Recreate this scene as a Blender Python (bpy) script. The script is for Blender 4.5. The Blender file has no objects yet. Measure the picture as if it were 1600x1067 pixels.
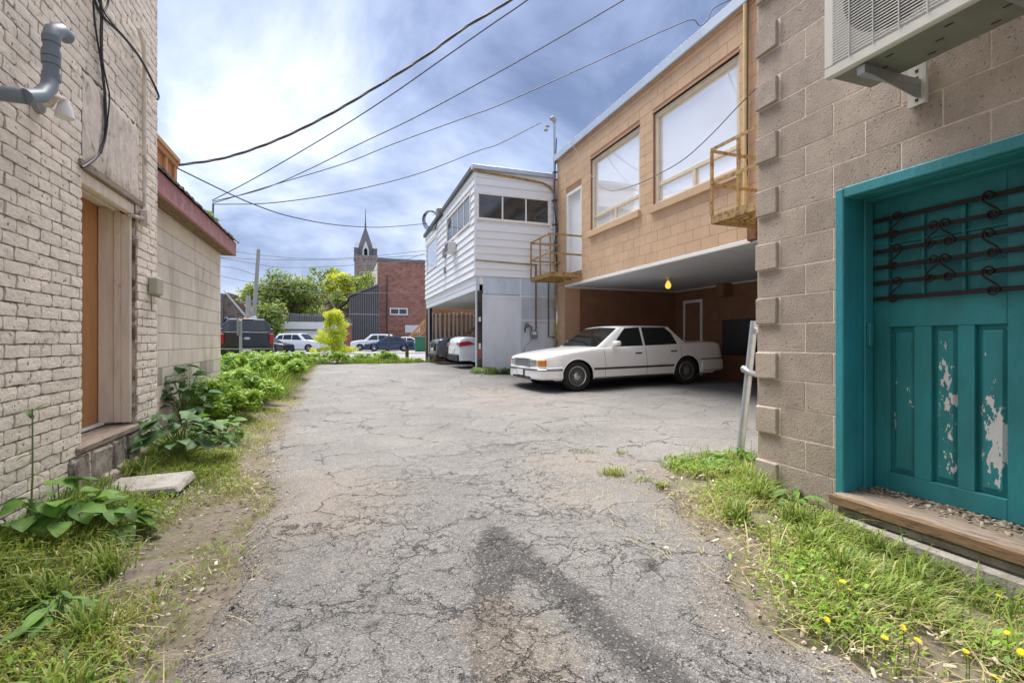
import bpy, math, random
import numpy as np
from mathutils import Vector, Matrix, Euler
random.seed(7); RNG = np.random.default_rng(11)
SC = bpy.context.scene
# ------------------------------------------------------------------ camera, sky, sun, exposure
F = 760.0; EYE = 1.05; YAW = math.atan(270/F); SN, CS = math.sin(YAW), math.cos(YAW)
cam_d = bpy.data.cameras.new('camera'); cam = bpy.data.objects.new('camera', cam_d); SC.collection.objects.link(cam)
cam_d.lens = 36*F/1600; cam_d.sensor_width = 36; cam_d.clip_start = .05; cam_d.clip_end = 2500
cam.location = (0, 0, EYE); cam.rotation_euler = (math.pi/2, 0, -YAW); SC.camera = cam

W = bpy.data.worlds.new('World'); SC.world = W; W.use_nodes = True
SUN_EL, SUN_AZ = math.radians(66), math.radians(-10)      # azimuth from +Y towards +X
def world():
    nt = W.node_tree; N = nt.nodes; Lk = nt.links; N.clear()
    out = N.new('ShaderNodeOutputWorld'); bg = N.new('ShaderNodeBackground')
    sky = N.new('ShaderNodeTexSky'); sky.sky_type = 'NISHITA'; sky.sun_disc = False
    sky.sun_elevation = SUN_EL; sky.sun_rotation = SUN_AZ; sky.air_density = 1.2; sky.dust_density = 2.0
    tc = N.new('ShaderNodeTexCoord'); sep = N.new('ShaderNodeSeparateXYZ')
    Lk.new(tc.outputs['Generated'], sep.inputs[0])
    zz = N.new('ShaderNodeMath'); zz.operation = 'MAXIMUM'; zz.inputs[1].default_value = 0.0; Lk.new(sep.outputs[2], zz.inputs[0])
    za = N.new('ShaderNodeMath'); za.operation = 'ADD'; za.inputs[1].default_value = .42; Lk.new(zz.outputs[0], za.inputs[0])
    dv = N.new('ShaderNodeVectorMath'); dv.operation = 'DIVIDE'; Lk.new(tc.outputs['Generated'], dv.inputs[0])
    cb = N.new('ShaderNodeCombineXYZ'); Lk.new(za.outputs[0], cb.inputs[0]); Lk.new(za.outputs[0], cb.inputs[1]); cb.inputs[2].default_value = 1
    Lk.new(cb.outputs[0], dv.inputs[1])
    def noise(scale, det, rough, dist, off):
        mp = N.new('ShaderNodeMapping'); mp.inputs['Location'].default_value = off; mp.inputs['Scale'].default_value = (1, 1, .4)
        mp.inputs['Rotation'].default_value = (0, 0, .5)
        Lk.new(dv.outputs[0], mp.inputs[0])
        n = N.new('ShaderNodeTexNoise'); n.inputs['Scale'].default_value = scale; n.inputs['Detail'].default_value = det
        n.inputs['Roughness'].default_value = rough; n.inputs['Distortion'].default_value = dist
        Lk.new(mp.outputs[0], n.inputs['Vector']); return n
    n1 = noise(2.1, 10, .57, .3, (3.1, 1.7, 0)); n2 = noise(1.3, 3, .5, .1, (8.3, 2.2, 0))
    r1 = N.new('ShaderNodeValToRGB'); e = r1.color_ramp.elements
    e[0].position = .33; e[0].color = (.15, .205, .36, 1); e[1].position = .72; e[1].color = (.84, .88, .97, 1)
    m = e.new(.44); m.color = (.27, .34, .54, 1); m = e.new(.57); m.color = (.48, .56, .77, 1)
    Lk.new(n1.outputs['Fac'], r1.inputs[0])
    r2 = N.new('ShaderNodeValToRGB'); e = r2.color_ramp.elements
    e[0].position = .3; e[0].color = (.72, .76, .84, 1); e[1].position = .72; e[1].color = (1.22, 1.2, 1.17, 1); Lk.new(n2.outputs['Fac'], r2.inputs[0])
    mul = N.new('ShaderNodeMixRGB'); mul.blend_type = 'MULTIPLY'; mul.inputs[0].default_value = 1
    Lk.new(r1.outputs[0], mul.inputs[1]); Lk.new(r2.outputs[0], mul.inputs[2])
    # thin bright veil low over the horizon
    sc = N.new('ShaderNodeMixRGB'); sc.blend_type = 'MULTIPLY'; sc.inputs[0].default_value = 1; sc.inputs[2].default_value = (5.7, 5.6, 5.3, 1)
    Lk.new(mul.outputs[0], sc.inputs[1])
    mx = N.new('ShaderNodeMixRGB'); mx.inputs[0].default_value = .93; Lk.new(sky.outputs[0], mx.inputs[1]); Lk.new(sc.outputs[0], mx.inputs[2])
    Lk.new(mx.outputs[0], bg.inputs[0]); bg.inputs[1].default_value = .12; Lk.new(bg.outputs[0], out.inputs[0])
world()
sd = bpy.data.lights.new('sun', 'SUN'); sd.energy = 3.8; sd.angle = math.radians(45); sd.color = (1, .95, .88)
so = bpy.data.objects.new('sun', sd); SC.collection.objects.link(so)
dirv = Vector((math.cos(SUN_EL)*math.sin(SUN_AZ), math.cos(SUN_EL)*math.cos(SUN_AZ), math.sin(SUN_EL)))
so.rotation_euler = dirv.to_track_quat('Z', 'Y').to_euler(); so.location = (0, 0, 30)
SC.view_settings.view_transform = 'Standard'; SC.view_settings.look = 'None'; SC.view_settings.gamma = 1
SC.view_settings.use_curve_mapping = False; SC.view_settings.exposure = 1.22
SC.render.engine = 'CYCLES'; SC.cycles.max_bounces = 8; SC.cycles.diffuse_bounces = 4; SC.cycles.glossy_bounces = 3
SC.cycles.transmission_bounces = 4; SC.cycles.use_denoising = True

# ------------------------------------------------------------------ measuring helpers (pixel of the photo -> point on a real plane)
def ray(px, py):
    L = (px-800)/F; U = (533.5-py)/F
    return Vector((SN+CS*L, CS-SN*L, U))
def onX(px, py, X): r = ray(px, py); t = X/r.x; return Vector((X, r.y*t, EYE+r.z*t))
def onY(px, py, Y): r = ray(px, py); t = Y/r.y; return Vector((r.x*t, Y, EYE+r.z*t))
def onZ(px, py, Z): r = ray(px, py); t = (Z-EYE)/r.z; return Vector((r.x*t, r.y*t, Z))
def atD(px, py, t): r = ray(px, py); return Vector((r.x*t, r.y*t, EYE+r.z*t))
def sst(a, b, x): t = np.clip((np.asarray(x, float)-a)/(b-a), 0, 1); return t*t*(3-2*t)
def ground_z(x, y):
    x = np.asarray(x, float); y = np.asarray(y, float)
    z = .2*sst(9.8, 12.9, y)*(1-.0*x) + .06*sst(5.0, 7.4, x)*sst(4, 7, y)*(1-sst(9.8, 12.9, y)) - .13*sst(19.8, 24, y)
    z = z + .07*sst(-.7, -1.6, x)*(1-sst(6, 12, y)) - .1*sst(2.0, 2.8, x)*(1-sst(1.2, 2.9, y))
    z = z + .012*np.sin(x*1.3+.5)*np.sin(y*.9) + .006*np.sin(x*3.1+y*2.2)
    return z
def gz(x, y): return float(ground_z(x, y))

# ------------------------------------------------------------------ materials
MATS = {}
def mat(name, col, rough=.8, metal=0, var=.12, vscale=3, col2=None, c2scale=2, c2lo=.5, c2hi=.65, bump=0, bscale=40, bdet=6,
        spec=.5, speck=None, speck_scale=120, speck_thr=.3, orand=0, stretch=(1, 1, 1), emit=None, coat=0, attr=None, attr_cols=None, transl=0, dist=.3):
    m = bpy.data.materials.new(name); m.use_nodes = True; nt = m.node_tree; N = nt.nodes; Lk = nt.links
    b = N['Principled BSDF']; b.inputs['Roughness'].default_value = rough; b.inputs['Metallic'].default_value = metal
    b.inputs['Specular IOR Level'].default_value = spec; b.inputs['Coat Weight'].default_value = coat; b.inputs['Coat Roughness'].default_value = .05
    geo = N.new('ShaderNodeNewGeometry'); mp = N.new('ShaderNodeMapping'); mp.inputs['Scale'].default_value = stretch
    Lk.new(geo.outputs['Position'], mp.inputs[0]); P = mp.outputs[0]
    def noise(s, d=5, r=.6, dd=0, vec=P):
        n = N.new('ShaderNodeTexNoise'); n.inputs['Scale'].default_value = s; n.inputs['Detail'].default_value = d
        n.inputs['Roughness'].default_value = r; n.inputs['Distortion'].default_value = dd; Lk.new(vec, n.inputs['Vector']); return n.outputs['Fac']
    def ramp(fac, stops):
        r = N.new('ShaderNodeValToRGB'); e = r.color_ramp.elements
        e[0].position, e[0].color = stops[0][0], (*stops[0][1], 1); e[1].position, e[1].color = stops[-1][0], (*stops[-1][1], 1)
        for p, c in stops[1:-1]: k = e.new(p); k.color = (*c, 1)
        Lk.new(fac, r.inputs[0]); return r.outputs[0]
    def mix(f, a, bb, mode='MIX'):
        x = N.new('ShaderNodeMixRGB'); x.blend_type = mode
        for i, v in ((0, f), (1, a), (2, bb)):
            if isinstance(v, (int, float)): x.inputs[i].default_value = v
            elif isinstance(v, tuple): x.inputs[i].default_value = (*v, 1)
            else: Lk.new(v, x.inputs[i])
        return x.outputs[0]
    if attr:
        at = N.new('ShaderNodeAttribute'); at.attribute_name = attr
        n = len(attr_cols); base = ramp(at.outputs['Fac'], [(i/(n-1), c) for i, c in enumerate(attr_cols)])
    else: base = mix(0, col, col)
    lo, hi = 1-var, 1+var
    base = mix(1.0, base, ramp(noise(vscale), [(.3, (lo,)*3), (.7, (hi,)*3)]), 'MULTIPLY')
    if col2: base = mix(ramp(noise(c2scale, 8, .65, dist), [(c2lo, (0,)*3), (c2hi, (1,)*3)]), base, col2)
    if speck: base = mix(ramp(noise(speck_scale, 2, .5), [(speck_thr-.04, (1,)*3), (speck_thr+.02, (0,)*3)]), base, speck)
    if orand:
        oi = N.new('ShaderNodeObjectInfo')
        base = mix(1.0, base, ramp(oi.outputs['Random'], [(0, (1-orand, 1-orand, 1-orand*1.1)), (.5, (1, 1, 1)), (1, (1+orand, 1+orand*.95, 1+orand*.9))]), 'MULTIPLY')
    Lk.new(base, b.inputs['Base Color'])
    if bump:
        bp = N.new('ShaderNodeBump'); bp.inputs['Strength'].default_value = min(1, bump); bp.inputs['Distance'].default_value = .01 if bump <= 1 else .01*bump
        Lk.new(noise(bscale, bdet, .65), bp.inputs['Height']); Lk.new(bp.outputs[0], b.inputs['Normal'])
    if emit: b.inputs['Emission Color'].default_value = (*emit[0], 1); b.inputs['Emission Strength'].default_value = emit[1]
    if transl:
        tr = N.new('ShaderNodeBsdfTranslucent'); Lk.new(base, tr.inputs[0]); ms = N.new('ShaderNodeMixShader'); ms.inputs[0].default_value = transl
        Lk.new(b.outputs[0], ms.inputs[1]); Lk.new(tr.outputs[0], ms.inputs[2]); Lk.new(ms.outputs[0], N['Material Output'].inputs[0])
    MATS[name] = m; return m
PB_D = (.30, .265, .225)
mat('painted_brick', (.87, .775, .665), .85, var=.07, vscale=7, col2=(.45, .38, .31), c2scale=9, c2lo=.60, c2hi=.70, bump=1.5, bscale=30, speck=(.25, .205, .17), speck_scale=30, speck_thr=.315, orand=.07)
mat('painted_mortar', (.62, .53, .45), .95, var=.2, vscale=30, col2=(.13, .10, .08), c2scale=7, c2lo=.42, c2hi=.60, bump=1, bscale=60)
mat('bare_brick', (.40, .28, .21), .9, var=.15, vscale=12, bump=1, bscale=50, orand=.15)
mat('stucco', (.80, .71, .61), .9, var=.12, vscale=8, col2=(.42, .35, .29), c2scale=14, c2lo=.56, c2hi=.64, bump=2.5, bscale=22, stretch=(1, 1, .3))
mat('cream_block', (.83, .74, .635), .85, var=.08, vscale=5, col2=(.47, .40, .32), c2scale=2.5, c2lo=.5, c2hi=.75, bump=.5, bscale=60, orand=.06, stretch=(1, 1, .35))
mat('grimy_block', (.50, .44, .37), .85, var=.2, vscale=6, bump=.5, bscale=60, orand=.15)
mat('cream_mortar', (.25, .20, .155), .9, var=.1)
mat('taupe_block', (.46, .385, .33), .95, var=.12, vscale=9, col2=(.36, .295, .25), c2scale=2.2, c2lo=.52, c2hi=.75, bump=1.2, bscale=90, bdet=9, speck=(.15, .12, .10), speck_scale=60, speck_thr=.325, orand=.11)
mat('taupe_mortar', (.86, .76, .66), .95, var=.12, vscale=20, bump=1, bscale=70)
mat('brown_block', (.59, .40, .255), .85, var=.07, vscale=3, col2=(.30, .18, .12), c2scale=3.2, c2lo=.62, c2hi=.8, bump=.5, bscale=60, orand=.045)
mat('brown_mortar', (.34, .19, .11), .9)
mat('brown_paint', (.48, .29, .18), .8, var=.08, vscale=4, bump=.3, bscale=30)
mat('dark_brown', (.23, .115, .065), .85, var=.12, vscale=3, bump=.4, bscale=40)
mat('siding_white', (.80, .81, .83), .45, var=.04, vscale=2, col2=(.58, .59, .6), c2scale=3, c2lo=.62, c2hi=.8, stretch=(.4, .4, 3), bump=.15, bscale=12)
mat('blue_panel', (.55, .64, .74), .5, var=.09, vscale=3, col2=(.38, .44, .50), c2scale=5, c2lo=.58, c2hi=.72, stretch=(1, 1, .3), bump=.2, bscale=10)
mat('white_panel', (.72, .76, .82), .55, var=.05, vscale=2, col2=(.58, .62, .68), c2scale=2.5, c2lo=.5, c2hi=.8, stretch=(1, 1, .3), bump=.25, bscale=14)
mat('white_trim', (.80, .79, .76), .5, var=.05, vscale=6, bump=.1)
mat('cream_trim', (.66, .58, .44), .6, var=.08, vscale=6, bump=.3)
mat('metal_flashing', (.52, .57, .63), .4, .5, var=.08, vscale=3, bump=.2, bscale=8)
mat('galvanised', (.45, .48, .5), .42, .8, var=.12, vscale=15, bump=.2)
mat('grey_pvc', (.19, .225, .255), .45, var=.06, bump=.05)
mat('black_cable', (.025, .025, .028), .55, var=.1)
mat('wire_grey', (.09, .09, .1), .6, var=.1)
mat('rust', (.22, .10, .045), .85, .2, var=.25, vscale=18, col2=(.10, .05, .03), c2scale=20, bump=.6, bscale=60)
mat('rusty_yellow', (.40, .27, .10), .7, .1, var=.2, vscale=12, col2=(.20, .10, .045), c2scale=14, c2lo=.48, c2hi=.6, bump=.4)
mat('yellow_pipe', (.62, .46, .20), .6, var=.12, vscale=8, bump=.2)
mat('teal_paint', (.035, .245, .285), .5, var=.2, vscale=5, col2=(.03, .31, .37), c2scale=4, c2lo=.4, c2hi=.7, bump=.6, bscale=22, stretch=(1, 1, .35))
def peel():
    m = mat('teal_peeling', (.035, .245, .285), .5, var=.2, vscale=5, col2=(.03, .31, .37), c2scale=4, c2lo=.4, c2hi=.7, bump=.6, bscale=22, stretch=(1, 1, .35))
    nt = m.node_tree; N = nt.nodes; Lk = nt.links; b = N['Principled BSDF']; src = b.inputs['Base Color'].links[0].from_socket
    g = N.new('ShaderNodeNewGeometry'); mp = N.new('ShaderNodeMapping'); mp.inputs['Scale'].default_value = (1, 1.7, .75); Lk.new(g.outputs['Position'], mp.inputs[0])
    n = N.new('ShaderNodeTexNoise'); n.inputs['Scale'].default_value = 21; n.inputs['Detail'].default_value = 6; n.inputs['Roughness'].default_value = .62; Lk.new(mp.outputs[0], n.inputs['Vector'])
    at = N.new('ShaderNodeAttribute'); at.attribute_name = 'peel'
    ad = N.new('ShaderNodeMath'); ad.operation = 'MULTIPLY_ADD'; Lk.new(at.outputs['Fac'], ad.inputs[0]); ad.inputs[1].default_value = .5; Lk.new(n.outputs['Fac'], ad.inputs[2])
    th = N.new('ShaderNodeMath'); th.operation = 'GREATER_THAN'; th.inputs[1].default_value = .755; Lk.new(ad.outputs[0], th.inputs[0])
    mx = N.new('ShaderNodeMixRGB'); Lk.new(th.outputs[0], mx.inputs[0]); Lk.new(src, mx.inputs[1]); mx.inputs[2].default_value = (.74, .72, .76, 1)
    Lk.new(mx.outputs[0], b.inputs['Base Color'])
peel()
mat('iron_bar', (.035, .026, .026), .6, .3, var=.2, vscale=20, bump=.4)
mat('plywood', (.50, .245, .10), .7, var=.10, vscale=4, col2=(.38, .17, .07), c2scale=6, c2lo=.55, c2hi=.7, stretch=(3, 3, .3), bump=.2)
mat('new_wood', (.55, .30, .13), .7, var=.12, vscale=6, stretch=(3, 3, .4), bump=.2)
mat('old_wood', (.33, .26, .20), .85, var=.2, vscale=8, col2=(.17, .12, .09), c2scale=9, stretch=(5, .8, 5), bump=.8, bscale=25)
mat('brown_wood', (.27, .17, .09), .85, var=.2, vscale=8, col2=(.11, .07, .045), c2scale=9, stretch=(5, .8, 5), bump=.8, bscale=25)
mat('pink_fascia', (.43, .20, .195), .7, var=.14, vscale=7, col2=(.55, .34, .32), c2scale=8, c2lo=.52, c2hi=.7, bump=.4, bscale=18)
mat('shingle_dark', (.11, .075, .07), .9, var=.2, vscale=20, bump=.5)
mat('concrete', (.40, .375, .335), .95, var=.15, vscale=7, col2=(.24, .21, .18), c2scale=6, c2lo=.5, c2hi=.7, bump=1, bscale=60, speck=(.17, .15, .13), speck_scale=70, speck_thr=.34)
mat('rubble_stone', (.36, .32, .27), .95, var=.3, vscale=10, col2=(.16, .13, .11), c2scale=8, c2lo=.5, c2hi=.6, bump=1.5, bscale=25, orand=.2)
mat('ceiling_grey', (.56, .57, .59), .7, var=.08, vscale=3, stretch=(.4, 3, 1), bump=.2)
mat('white_paint_car', (.87, .875, .865), .22, var=.01, spec=.5, coat=.6)
mat('white_car_cool', (.80, .82, .85), .22, var=.01, coat=.6)
mat('silver_car', (.42, .44, .48), .25, .5, var=.01, coat=.5)
mat('black_car', (.012, .013, .016), .2, var=.01, coat=.8)
mat('grey_car', (.06, .065, .075), .22, .3, var=.01, coat=.8)
mat('blue_car', (.018, .035, .085), .2, .2, var=.01, coat=.8)
mat('car_glass', (.012, .015, .016), .04, var=.01, spec=.8)
mat('chrome', (.62, .63, .65), .16, .95, var=.02)
mat('hubcap', (.50, .51, .52), .3, .8, var=.05)
mat('tyre', (.018, .018, .019), .85, var=.15, vscale=20, bump=.3)
mat('rubber_dark', (.02, .02, .022), .7, var=.1)
mat('under_dark', (.01, .01, .01), .95, var=.1)
mat('lens_clear', (.34, .37, .40), .10, .5, var=.2, vscale=25, coat=.5)
mat('lens_amber', (.75, .25, .03), .2, var=.1, coat=.5)
mat('lens_red', (.45, .015, .03), .2, var=.1, coat=.5)
mat('plate_white', (.78, .78, .80), .5, var=.03)
mat('plate_blue', (.05, .10, .35), .5)
mat('grey_plastic', (.30, .30, .29), .6, var=.06, bump=.1)
mat('beige_plastic', (.43, .42, .33), .6, var=.06, bump=.1)
mat('ac_white', (.66, .66, .62), .45, var=.04, vscale=4, col2=(.48, .47, .42), c2scale=6, c2lo=.58, c2hi=.8, bump=.05)
mat('ac_under', (.25, .26, .22), .6, .2, var=.12, vscale=6, bump=.1)
mat('ac_dark', (.10, .10, .125), .7, var=.1)
mat('white_pane', (.95, .955, .96), .05, .3, var=.02, spec=.8, coat=1)
mat('dark_pane', (.035, .038, .04), .06, var=.3, vscale=3, spec=.8)
mat('red_brick_far', (.30, .125, .085), .9, var=.14, vscale=3)
mat('dark_metal_panel', (.085, .08, .08), .6, .2, var=.06)
mat('grey_slate', (.17, .165, .175), .8, var=.12, vscale=2)
mat('church_stone', (.33, .28, .25), .9, var=.22, vscale=1.2, col2=(.17, .14, .13), c2scale=1.6, c2lo=.5, c2hi=.62)
mat('church_roof', (.25, .155, .12), .9, var=.12, vscale=1.5)
mat('grey_pole', (.32, .31, .29), .9, var=.15, vscale=4, stretch=(4, 4, .4), bump=.3)
mat('sign_white', (.75, .77, .78), .5, var=.03)
mat('green_bin', (.02, .15, .08), .5)
mat('reflector_red', (.70, .03, .05), .4)
mat('bulb_yellow', (.80, .52, .06), .15, var=.05, coat=1, emit=((1, .62, .08), .5))
mat('bark', (.11, .085, .065), .95, var=.25, vscale=12, bump=1, bscale=20)
mat('cream_frame', (.84, .74, .61), .85, var=.10, vscale=8, col2=(.45, .37, .29), c2scale=9, c2lo=.62, c2hi=.72, bump=.6, bscale=30, stretch=(2, 2, .4))
GREENS = [(.045, .095, .016), (.085, .165, .022), (.15, .24, .035), (.25, .30, .06)]
mat('grass', (0, 0, 0), .6, var=.1, vscale=2, attr='tint', attr_cols=[(.075, .14, .025), (.15, .25, .035), (.27, .35, .055), (.44, .43, .13), (.56, .47, .27)], transl=.35)
mat('leaf_green', (.13, .26, .04), .62, var=.28, vscale=22, transl=.35, orand=.34, bump=.3, bscale=30)
mat('leaf_dark', (.07, .165, .045), .58, var=.26, vscale=22, transl=.3, orand=.3, bump=.3, bscale=30)
mat('foliage_bright', (0, 0, 0), .55, var=.12, vscale=3, attr='tint', attr_cols=[(.10, .21, .02), (.20, .37, .028), (.34, .49, .05), (.50, .58, .10)], transl=.4)
mat('foliage_tree', (0, 0, 0), .6, var=.12, vscale=1, attr='tint', attr_cols=[(.11, .16, .04), (.19, .27, .05), (.32, .40, .09), (.44, .50, .17)], transl=.4)
mat('foliage_lime', (0, 0, 0), .55, var=.12, vscale=2, attr='tint', attr_cols=[(.28, .38, .02), (.50, .58, .03), (.70, .72, .05), (.80, .78, .12)], transl=.4)
mat('stem_green', (.14, .20, .06), .6, var=.15)
mat('flower_yellow', (.88, .68, .02), .6, var=.15, vscale=80)
mat('dandelion_clock', (.48, .46, .41), .9, var=.2, vscale=60)
mat('litter', (0, 0, 0), .9, attr='tint', attr_cols=[(.12, .085, .06), (.25, .18, .12), (.42, .34, .24), (.60, .55, .48)])
mat('pebble', (0, 0, 0), .9, attr='tint', attr_cols=[(.09, .085, .08), (.2, .185, .17), (.34, .31, .28), (.58, .55, .52)], var=.1)
mat('dirt', (.20, .165, .13), .95, var=.25, vscale=6, col2=(.12, .11, .05), c2scale=3, c2lo=.42, c2hi=.62, bump=1.5, bscale=40, speck=(.30, .27, .23), speck_scale=90, speck_thr=.33)
mat('street', (.22, .22, .225), .9, var=.12, vscale=1)
mat('sidewalk', (.48, .46, .43), .9, var=.08, vscale=2)
mat('cloud_ground', (.16, .16, .12), .95, var=.2, vscale=.2)
def asphalt_mat():
    m = bpy.data.materials.new('asphalt'); m.use_nodes = True; nt = m.node_tree; N = nt.nodes; Lk = nt.links; b = N['Principled BSDF']
    b.inputs['Roughness'].default_value = .9; b.inputs['Specular IOR Level'].default_value = .35
    g = N.new('ShaderNodeNewGeometry'); P = g.outputs['Position']
    def nz(s, d=5, r=.6, vec=P):
        n = N.new('ShaderNodeTexNoise'); n.inputs['Scale'].default_value = s; n.inputs['Detail'].default_value = d; n.inputs['Roughness'].default_value = r
        Lk.new(vec, n.inputs['Vector']); return n
    def ramp(f, st):
        r = N.new('ShaderNodeValToRGB'); e = r.color_ramp.elements; t = lambda c: (c, c, c, 1) if isinstance(c, (int, float)) else (*c, 1)
        e[0].position, e[0].color = st[0][0], t(st[0][1]); e[1].position, e[1].color = st[-1][0], t(st[-1][1])
        for p, c in st[1:-1]: k = e.new(p); k.color = t(c)
        Lk.new(f, r.inputs[0]); return r.outputs[0]
    def mix(f, a, bb, mode='MIX'):
        x = N.new('ShaderNodeMixRGB'); x.blend_type = mode
        for i, v in ((0, f), (1, a), (2, bb)):
            if isinstance(v, (int, float)): x.inputs[i].default_value = v
            elif isinstance(v, tuple): x.inputs[i].default_value = (*v, 1)
            else: Lk.new(v, x.inputs[i])
        return x.outputs[0]
    def mth(op, a, bb=0, c=None):
        x = N.new('ShaderNodeMath'); x.operation = op
        for i, v in enumerate((a, bb) if c is None else (a, bb, c)):
            if isinstance(v, (int, float)): x.inputs[i].default_value = v
            else: Lk.new(v, x.inputs[i])
        return x.outputs[0]
    def attr(n): a = N.new('ShaderNodeAttribute'); a.attribute_name = n; return a.outputs['Fac']
    wv = N.new('ShaderNodeVectorMath'); wv.operation = 'MULTIPLY_ADD'; Lk.new(nz(3.2, 6, .62).outputs['Color'], wv.inputs[0])
    wv.inputs[1].default_value = (.5, .5, .5); Lk.new(P, wv.inputs[2])
    def cracks(s, w0, vec=wv.outputs[0]):
        v = N.new('ShaderNodeTexVoronoi'); v.feature = 'DISTANCE_TO_EDGE'; v.inputs['Scale'].default_value = s; Lk.new(vec, v.inputs['Vector'])
        return mth('DIVIDE', v.outputs['Distance'], w0)
    zone = nz(.9, 3, .5).outputs['Fac']
    crk = attr('crack')
    zz = ramp(mth('ADD', mth('MULTIPLY', zone, .9), mth('MULTIPLY', crk, .55)), [(.55, 0), (.80, 1)])
    wnoise = ramp(nz(2.3, 4).outputs['Fac'], [(.38, .12), (.66, 1.2)])
    c1 = mth('MINIMUM', mth('DIVIDE', cracks(5.0, .030), wnoise), 1)
    c2 = mth('MINIMUM', mth('DIVIDE', cracks(1.35, .013), wnoise), 1)
    c3 = mth('MINIMUM', mth('DIVIDE', cracks(9.5, .035), wnoise), 1)
    c1 = mix(zz, (1, 1, 1), c1); c3 = mix(mth('MULTIPLY', zz, .55), (1, 1, 1), c3)
    cr = mix(1, mix(1, c1, c2, 'MULTIPLY'), c3, 'MULTIPLY')
    agg = nz(150, 3, .7).outputs['Fac']
    v2 = N.new('ShaderNodeTexVoronoi'); v2.inputs['Scale'].default_value = 135; Lk.new(P, v2.inputs['Vector'])
    base = ramp(nz(1.1, 6, .6).outputs['Fac'], [(.3, (.158, .153, .148)), (.5, (.195, .189, .182)), (.7, (.235, .227, .217))])
    base = mix(1, base, ramp(nz(12, 5, .7).outputs['Fac'], [(.3, .86), (.7, 1.12)]), 'MULTIPLY')
    tan = mth('ADD', mth('MULTIPLY', nz(1.6, 8, .75).outputs['Fac'], .8), mth('MULTIPLY', attr('dirt'), .40))
    base = mix(ramp(tan, [(.52, 0), (.86, .85)]), base, (.285, .235, .188))
    base = mix(ramp(mth('ADD', mth('MULTIPLY', nz(7, 6, .7).outputs['Fac'], .7), mth('MULTIPLY', attr('tar'), .6)), [(.60, 0), (.80, .88)]), base, (.062, .06, .06))
    base = mix(ramp(mth('ADD', mth('MULTIPLY', nz(5, 6, .75).outputs['Fac'], .7), mth('MULTIPLY', attr('gravel'), .6)), [(.6, 0), (.9, .8)]), base, (.20, .17, .14))
    # aggregate: light and dark stones
    base = mix(1, base, ramp(agg, [(.30, .50), (.5, 1.0), (.70, 1.55)]), 'MULTIPLY')
    sepc = N.new('ShaderNodeSeparateColor'); Lk.new(v2.outputs['Color'], sepc.inputs[0])
    base = mix(ramp(sepc.outputs[0], [(.86, 0), (.90, .45)]), base, (.42, .40, .37))
    base = mix(ramp(sepc.outputs[1], [(.86, 0), (.90, .6)]), base, (.12, .11, .105))
    base = mix(ramp(cr, [(0, .9), (.75, 0)]), base, (.062, .055, .050))
    Lk.new(base, b.inputs['Base Color'])
    bp = N.new('ShaderNodeBump'); bp.inputs['Distance'].default_value = .012; bp.inputs['Strength'].default_value = 1
    Lk.new(ramp(cr, [(0, 0), (1, 1)]), bp.inputs['Height'])
    b2 = N.new('ShaderNodeBump'); b2.inputs['Distance'].default_value = .006; b2.inputs['Strength'].default_value = 1
    Lk.new(mth('ADD', agg, mth('MULTIPLY', v2.outputs['Distance'], .8)), b2.inputs['Height']); Lk.new(bp.outputs[0], b2.inputs['Normal']); Lk.new(b2.outputs[0], b.inputs['Normal'])
    MATS['asphalt'] = m
asphalt_mat()
def brick_far_mat(name, cols, mortar, bw, bh, vec_rot):
    m = bpy.data.materials.new(name); m.use_nodes = True; nt = m.node_tree; N = nt.nodes; Lk = nt.links; b = N['Principled BSDF']; b.inputs['Roughness'].default_value = .9
    tc = N.new('ShaderNodeTexCoord'); mp = N.new('ShaderNodeMapping'); mp.inputs['Rotation'].default_value = vec_rot; Lk.new(tc.outputs['Object'], mp.inputs[0])
    t = N.new('ShaderNodeTexBrick'); t.inputs['Scale'].default_value = 1; t.inputs['Brick Width'].default_value = bw; t.inputs['Row Height'].default_value = bh
    t.inputs['Mortar Size'].default_value = .012; t.inputs['Color1'].default_value = (*cols[0], 1); t.inputs['Color2'].default_value = (*cols[1], 1); t.inputs['Mortar'].default_value = (*mortar, 1)
    t.inputs['Bias'].default_value = 0; Lk.new(mp.outputs[0], t.inputs['Vector'])
    n = N.new('ShaderNodeTexNoise'); n.inputs['Scale'].default_value = 1.2; n.inputs['Detail'].default_value = 8; n.inputs['Roughness'].default_value = .7; Lk.new(tc.outputs['Object'], n.inputs['Vector'])
    r = N.new('ShaderNodeValToRGB'); r.color_ramp.elements[0].position = .3; r.color_ramp.elements[0].color = (.6, .6, .6, 1); r.color_ramp.elements[1].position = .7; r.color_ramp.elements[1].color = (1.3, 1.25, 1.2, 1)
    Lk.new(n.outputs['Fac'], r.inputs[0]); x = N.new('ShaderNodeMixRGB'); x.blend_type = 'MULTIPLY'; x.inputs[0].default_value = 1; Lk.new(t.outputs[0], x.inputs[1]); Lk.new(r.outputs[0], x.inputs[2])
    Lk.new(x.outputs[0], b.inputs['Base Color']); MATS[name] = m
brick_far_mat('far_brick_wall', [(.42, .175, .12), (.24, .095, .07)], (.42, .33, .28), .42, .15, (math.pi/2, 0, 0))

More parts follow.
